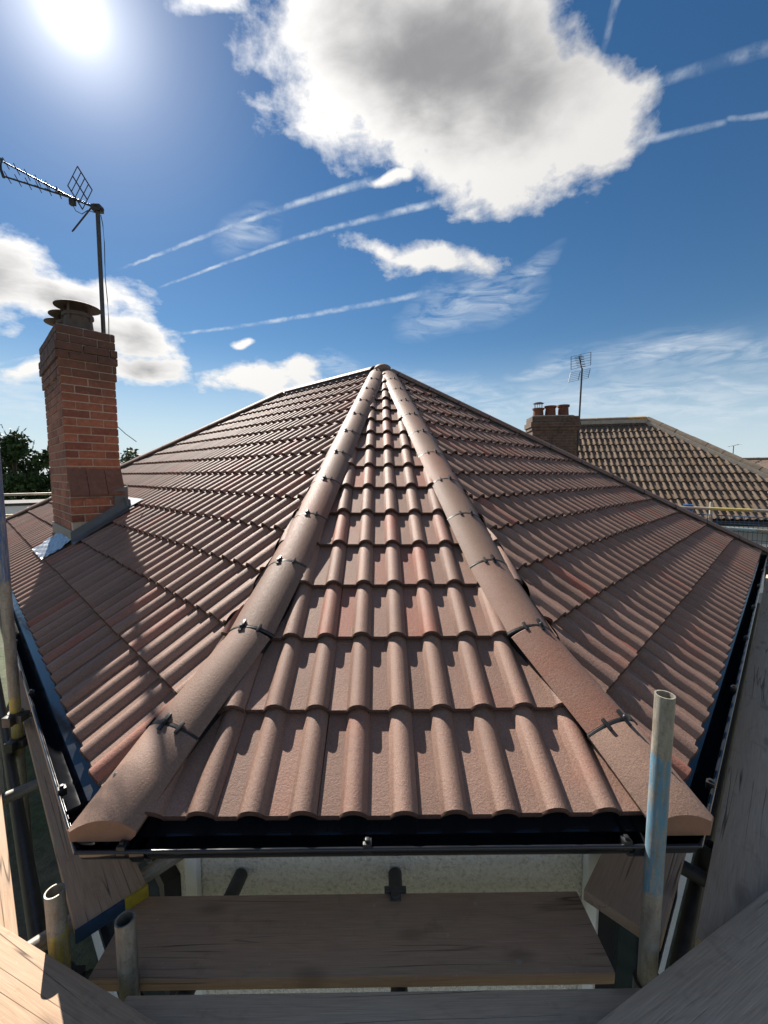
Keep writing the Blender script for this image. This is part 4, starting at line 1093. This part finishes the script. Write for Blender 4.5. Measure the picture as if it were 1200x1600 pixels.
for pts in ([neb_R, nbb_R, NR], [nbb_R, nbb_L, NLf, NR], [nbb_L, neb_L, NLf]):
    raw('roof_slope', [p - V((0, 0, 0.02)) for p in pts], [tuple(range(len(pts)))], MT['oldtile'], neigh)
def cap_line(name, p, q, mat, parent, r=0.12, step=0.45):
    h = raw(name, [], [], mat, parent); L = (q - p).length; s = 0
    while s < L - 0.05:
        e = min(s + step, L); a, b_ = p.lerp(q, s / L), p.lerp(q, e / L)
        bb = bmesh.new(); arc_cap(bb, axis_frame(a, b_) @ Matrix.Rotation(R(random.uniform(-3, 3)), 4, 'Y'), (b_ - a).length - 0.008, r * random.uniform(0.96, 1.04), 0.02, 80, 10)
        obj('ridge_tile', bb, MT['lichen'] if (name == 'ridge' and L - s < 0.6) else mat, h); s = e
    mb = bmesh.new(); x, y, z = frame(q - p)
    M = axis_frame(p, q); box(mb, (-0.155, 0.02, -0.09), (0.155, L - 0.02, 0.018), M); obj('mortar_bed', mb, MT['oldmortar'], h)
cap_line('ridge', NLf, NR, MT['oldcap'], neigh)
cap_line('hip', neb_R, NR, MT['oldcap'], neigh); cap_line('hip', neb_L, NLf, MT['oldcap'], neigh)
def hwall(name, a, b_, z0, z1, mat, parent, t=0.2):
    d = (b_ - a).normalized(); m = V((-d.y, d.x, 0)) * t
    return raw(name, [at(a, z0), at(b_, z0), at(b_, z1), at(a, z1), at(a + m, z0), at(b_ + m, z0), at(b_ + m, z1), at(a + m, z1)],
               [(0, 1, 2, 3), (5, 4, 7, 6), (0, 3, 7, 4), (1, 5, 6, 2), (3, 2, 6, 7)], mat, parent)
wi = 0.45
wa, wb = neb_L - nn_ * wi + nd * wi, neb_R - nn_ * wi - nd * wi
wc, wd = nbb_R + nn_ * wi - nd * wi, nbb_L + nn_ * wi + nd * wi
for a, b_ in ((wa, wb), (wb, wc), (wc, wd), (wd, wa)): hwall('wall', a, b_, 0, 2.6, MT['greywall'], neigh)
hwall('fascia', neb_L - nn_ * 0.04, neb_R - nn_ * 0.04, 2.52, 2.70, MT['white'], neigh, 0.03)
bm = bmesh.new(); M = basis(at(neb_L + nn_ * 0.05, 2.66), nd, nn_, V((0, 0, -1))); tube(bm, [at(neb_L + nn_ * 0.05, 2.66), at(neb_R + nn_ * 0.05, 2.66)], 0.055, 12); obj('gutter', bm, MT['fascia'], neigh)
raw('soffit', [at(neb_L, 2.53), at(neb_R, 2.53), at(wb, 2.53), at(wa, 2.53)], [(0, 1, 2, 3)], MT['white'], neigh)
window(neigh, at(wa.lerp(wb, 0.85), 1.0), nd, 1.6, 1.15); window(neigh, at(wa.lerp(wb, 0.60), 1.0), nd, 1.6, 1.15)
# neighbour chimney
cx = V((4.83, 11.35, 0)); cd = V((0.995, -0.10, 0)).normalized(); cn = V((0.10, 0.995, 0)).normalized()
NM = basis(cx, cd, cn, V((0, 0, 1)))
bm = bmesh.new(); box(bm, (-0.60, 0, 0), (0.60, 0.62, 4.98)); nc = obj('chimney', bm, MT['darkbrick'], neigh, NM)
bm = bmesh.new()
box(bm, (-0.63, -0.03, 4.98), (0.63, 0.65, 5.07)); box(bm, (-0.66, -0.06, 5.07), (0.66, 0.68, 5.20)); box(bm, (-0.62, -0.02, 5.20), (0.62, 0.64, 5.36)); obj('corbel', bm, MT['darkbrick'], nc, NM)
bm = bmesh.new(); lathe(bm, [(0.30, 0.0), (0.26, 0.04), (0.0, 0.06)], 4, NM @ Matrix.Translation((0, 0.31, 5.36)) @ Matrix.Diagonal((2.6, 1.3, 1, 1)) @ Matrix.Rotation(R(45), 4, 'Z')); obj('flaunching', bm, MT['oldmortar'], nc)
for i, (x, h) in enumerate(((-0.38, 0.25), (-0.05, 0.31), (0.30, 0.33))):
    bm = bmesh.new(); T = NM @ Matrix.Translation((x, 0.31, 5.37))
    lathe(bm, [(0.155, 0), (0.15, 0.02), (0.132, h * 0.75), (0.135, h * 0.8), (0.162, h * 0.86), (0.165, h), (0.13, h), (0.12, h * 0.5)], 20, T); obj('chimney_pot', bm, MT['terracotta'], nc)
    if i == 0:
        bm = bmesh.new()
        for q in range(6): t = R(60 * q); tube(bm, [T @ V((0.10 * math.cos(t), 0.10 * math.sin(t), h)), T @ V((0.11 * math.cos(t), 0.11 * math.sin(t), h + 0.13))], 0.006, 5)
        lathe(bm, [(0.0, h + 0.175), (0.09, h + 0.165), (0.15, h + 0.13), (0.0, h + 0.13)], 18, T); obj('cowl', bm, MT['darkmetal'], nc)
# neighbour aerial
na = V((5.60, 11.62, 0)); aer2 = empty('television_aerial', (na.x, na.y, 4.4), 'aerial with gridded reflector beside the neighbouring chimney', 'aerial')
b = bmesh.new(); tube(b, [at(na, 4.35), at(na + V((0.06, 0.05, 0)), 6.72)], 0.024, 10); obj('mast', b, MT['mastmetal'], aer2)
hp2 = at(na + V((0.06, 0.05, 0)), 6.68); b = bmesh.new(); wire(b, hp2, hp2 + V((-0.36, -0.55, 0.20)), 0.014, 8)
for q in range(7):
    c = hp2.lerp(hp2 + V((-0.36, -0.55, 0.20)), 0.25 + 0.75 * q / 6); wire(b, c + V((-0.09, 0.06, 0.0)), c + V((0.09, -0.06, 0.0)), 0.007, 5); wire(b, c + V((0, 0, -0.05)), c + V((0, 0, 0.05)), 0.006, 5)
obj('boom', b, MT['darkmetal'], aer2)
for up in (V((-0.06, -0.1, 0.32)), V((-0.10, -0.1, -0.28))):
    b = bmesh.new(); sd2 = V((0.93, -0.3, 0.16)).normalized(); c0 = hp2 + up * 0.15 + V((-0.06, -0.05, 0.0))
    for s in (-0.25, 0, 0.25): wire(b, c0 + sd2 * s, c0 + sd2 * s + up, 0.008, 5)
    for q in range(6): wire(b, c0 - sd2 * 0.25 + up * q / 5, c0 + sd2 * 0.25 + up * q / 5, 0.0045, 5)
    obj('reflector', b, MT['darkmetal'], aer2)
b = bmesh.new(); box(b, (0.58, 0.2, 4.62), (0.80, 0.30, 4.66), NM); box(b, (0.58, 0.2, 4.40), (0.80, 0.30, 4.44), NM); obj('wall_bracket', b, MT['darkmetal'], aer2)

# ------------------------------------------------------------------ houses farther off
def hip_house(loc, rot, lx, ly, ze, zr, label, roofmat, wallmat, chim=None):
    M = Matrix.Translation(loc) @ Matrix.Rotation(R(rot), 4, 'Z')
    h = empty('distant_house', loc, label, 'house')
    r = min(lx, ly) / 2
    rl = lx / 2 - r
    c = [V((-lx / 2, -ly / 2, ze)), V((lx / 2, -ly / 2, ze)), V((lx / 2, ly / 2, ze)), V((-lx / 2, ly / 2, ze)), V((-rl, 0, zr)), V((rl, 0, zr))]
    for f in ((0, 1, 5, 4), (1, 2, 5), (2, 3, 4, 5), (3, 0, 4)):
        raw('roof_slope', [M @ c[i] for i in f], [tuple(range(len(f)))], roofmat, h)
    def tp(p): return M @ p
    for a, b_ in ((4, 5), (0, 4), (1, 5), (2, 5), (3, 4)):
        bb = bmesh.new(); tube(bb, [tp(c[a]), tp(c[b_])], 0.12, 8); obj('ridge', bb, MT['oldcap'], h)
    w = [V((-lx / 2 + .4, -ly / 2 + .4, 0)), V((lx / 2 - .4, -ly / 2 + .4, 0)), V((lx / 2 - .4, ly / 2 - .4, 0)), V((-lx / 2 + .4, ly / 2 - .4, 0))]
    for i in range(4):
        hwall('wall', at(tp(w[i]), 0), at(tp(w[(i + 1) % 4]), 0), 0, ze - 0.02, wallmat, h)
    d = (tp(w[1]) - tp(w[0])).normalized()
    for t in (0.25, 0.72): window(h, at(tp(w[0]).lerp(tp(w[1]), t), 0.9), d, 1.8, 1.2)
    if chim:
        b = bmesh.new(); x, y, zt = chim; box(b, (x - 0.6, y - 0.35, ze), (x + 0.6, y + 0.35, zt), M); box(b, (x - 0.66, y - 0.41, zt), (x + 0.66, y + 0.41, zt + 0.14), M); ch = obj('chimney', b, MT['darkbrick'], h)
        for s in (-0.3, 0.3):
            b = bmesh.new(); lathe(b, [(0.14, 0), (0.11, 0.2), (0.13, 0.24), (0.10, 0.24)], 12, M @ Matrix.Translation((x + s, y, zt + 0.14))); obj('chimney_pot', b, MT['terracotta'], ch)
        b = bmesh.new(); p = M @ V((x + 0.9, y, ze + 1.2)); tube(b, [p, p + V((0, 0, 2.2))], 0.03, 6); wire(b, p + V((-0.4, 0, 2.1)), p + V((0.5, 0.1, 2.3)), 0.02, 5)
        for q in range(4): wire(b, p + V((-0.3 + 0.25 * q, -0.2, 2.13 + 0.05 * q)), p + V((-0.3 + 0.25 * q, 0.2, 2.13 + 0.05 * q)), 0.015, 5)
        a = empty('television_aerial', (p.x, p.y, ze), 'tiny aerial on the distant roof at the right edge', 'aerial'); obj('mast', b, MT['mastmetal'], a)
    return h
oldroof = simple('old_brown_roof', (0.17, 0.12, 0.085), 0.9, var=0.3, scale=5, bmp=0.6)
hip_house((29.5, 31.5, 0), -30, 13, 9, 2.7, 5.0, 'distant brown-roofed house at the right edge behind the neighbouring hip', oldroof, MT['greywall'], (-2.6, 0.2, 4.95))
# low flat-roofed buildings on the left
def flat_building(loc, rot, lx, ly, h, label, mat, name='garage_block'):
    M = Matrix.Translation(loc) @ Matrix.Rotation(R(rot), 4, 'Z'); e = empty(name, loc, label, 'building')
    b = bmesh.new(); box(b, (-lx / 2, -ly / 2, 0), (lx / 2, ly / 2, h), M); obj('wall', b, mat, e)
    b = bmesh.new(); box(b, (-lx / 2 - 0.12, -ly / 2 - 0.12, h), (lx / 2 + 0.12, ly / 2 + 0.12, h + 0.16), M); obj('roof', b, MT['underlay'], e)
    d = (M.to_3x3() @ V((1, 0, 0))); 
    for t in (-0.36, -0.12, 0.12, 0.36): window(e, M @ V((lx * t, -ly / 2 - 0.01, 0.75)), d, 0.75, 0.7, MT['white'])
    return e
flat_building((-23.2, 25.5, 0), 40, 7.5, 4, 1.95, 'low white flat-roofed building seen through the far left guard mesh', MT['render'])
flat_building((-20.5, 30.5, 0), 40, 9, 4, 1.75, 'low grey building behind the far left guard rail, next to the chimney', MT['greywall'])

# ------------------------------------------------------------------ trees
def tree(x, y, h, r, label, leafmat, seed, n=2600, squash=1.0, spiky=0.0, size=0.19):
    rnd = random.Random(seed)
    t = empty('broadleaf_tree', (x, y, 0), label, 'tree', 'trees along the left horizon')
    b = bmesh.new(); tube(b, [(x, y, 0), (x + 0.1, y, h * 0.3), (x, y + 0.1, h * 0.62)], 0.20, 8, True, 0.07)
    clumps = []
    for i in range(16):
        a = rnd.uniform(0, 2 * math.pi); q = rnd.uniform(0.15, 1.0) ** 0.6; zz = rnd.uniform(0.22, 0.93)
        prof_r = r * math.sin(math.pi * min(1, 0.18 + zz * 0.86)) ** 0.7
        c = V((x + math.cos(a) * q * prof_r * 0.75, y + math.sin(a) * q * prof_r * 0.75, h * zz)); clumps.append((c, rnd.uniform(0.28, 0.46) * r))
        tube(b, [(x, y, h * min(0.5, zz * 0.6)), c.lerp(V((x, y, h * 0.5)), 0.35), c], 0.06, 5, False, 0.015)
    obj('trunk', b, MT['bark'], t)
    vs_ = []; fc = []
    def leaf(p, s):
        d1 = V((rnd.gauss(0, 1), rnd.gauss(0, 1), rnd.gauss(0, 1))).normalized(); d2 = d1.cross(V((rnd.gauss(0, 1), rnd.gauss(0, 1), rnd.gauss(0, 1)))).normalized()
        k = len(vs_); vs_.extend([p - d1 * s, p + d2 * s * 0.45, p + d1 * s, p - d2 * s * 0.45]); fc.append((k, k + 1, k + 2, k + 3))
    for i in range(n):
        c, cr = clumps[rnd.randrange(len(clumps))]
        d = V((rnd.gauss(0, 1), rnd.gauss(0, 1), rnd.gauss(0, 1) * squash)).normalized() * cr * rnd.uniform(0.35, 1.12) ** 0.6
        leaf(c + d, size * rnd.uniform(0.6, 1.4))
    for i in range(int(26 * spiky)):                        # long shoots above the crown
        c, cr = clumps[rnd.randrange(len(clumps))]
        if c.z < h * 0.6: continue
        d = V((rnd.uniform(-0.7, 0.7), rnd.uniform(-0.7, 0.7), 1)).normalized()
        for q in range(14): leaf(c + d * (cr + q * 0.09), size * 0.55)
    me = bpy.data.meshes.new('crown'); me.from_pydata([tuple(p) for p in vs_], [], fc); me.materials.append(leafmat)
    link(bpy.data.objects.new('crown', me), t)
tree(-34.2, 35.8, 6.7, 2.6, 'olive green rounded tree at the left edge behind the guard rail', MT['leaf2'], 3, 5200)
tree(-30.6, 35.0, 6.9, 2.3, 'dark bushy tree with spiky shoots left of the chimney', MT['leaf'], 5, 6000, 1.0, 1.0)
tree(-28.3, 36.0, 5.9, 2.1, 'dark lower tree half hidden behind the chimney', MT['leaf'], 8, 5200, 1.0, 0.4)
tree(-32.0, 32.2, 4.6, 1.5, 'pale leafed shrub in front of the dark trees at the far left', leaf_mat('pale_leaves', (0.14, 0.15, 0.10), (0.24, 0.22, 0.16)), 11, 1800)
tree(-24.6, 41.0, 5.9, 2.6, 'distant tree just right of the chimney shaft', MT['leaf2'], 14, 3600)
hb = random.Random(2); hv = []; hf = []
for i in range(9000):
    p = V((hb.uniform(-62, -14), 0, 0)); p.y = 47 + 0.15 * (p.x + 38) + hb.gauss(0, 0.8); p.z = max(0.05, (3.3 + 0.5 * math.sin(p.x * 0.9) + 0.3 * math.sin(p.x * 2.3)) * hb.random() ** 0.55)
    d1 = V((hb.gauss(0, 1), hb.gauss(0, 1), hb.gauss(0, 1))).normalized(); d2 = d1.cross(V((hb.gauss(0, 1), hb.gauss(0, 1), hb.gauss(0, 1)))).normalized(); k_ = len(hv)
    hv += [p - d1 * 0.36, p + d2 * 0.2, p + d1 * 0.36, p - d2 * 0.2]; hf.append((k_, k_ + 1, k_ + 2, k_ + 3))
me = bpy.data.meshes.new('distant_hedge'); me.from_pydata([tuple(p) for p in hv], [], hf); me.materials.append(MT['leaf'])
tag(link(bpy.data.objects.new('distant_hedge', me)), 'long dark hedge behind the trees at the far left', 'hedge', None, 'stuff')
tree(-21.6, 45.0, 5.6, 2.4, 'small distant tree showing over the left hip', MT['leaf2'], 17, 2600)
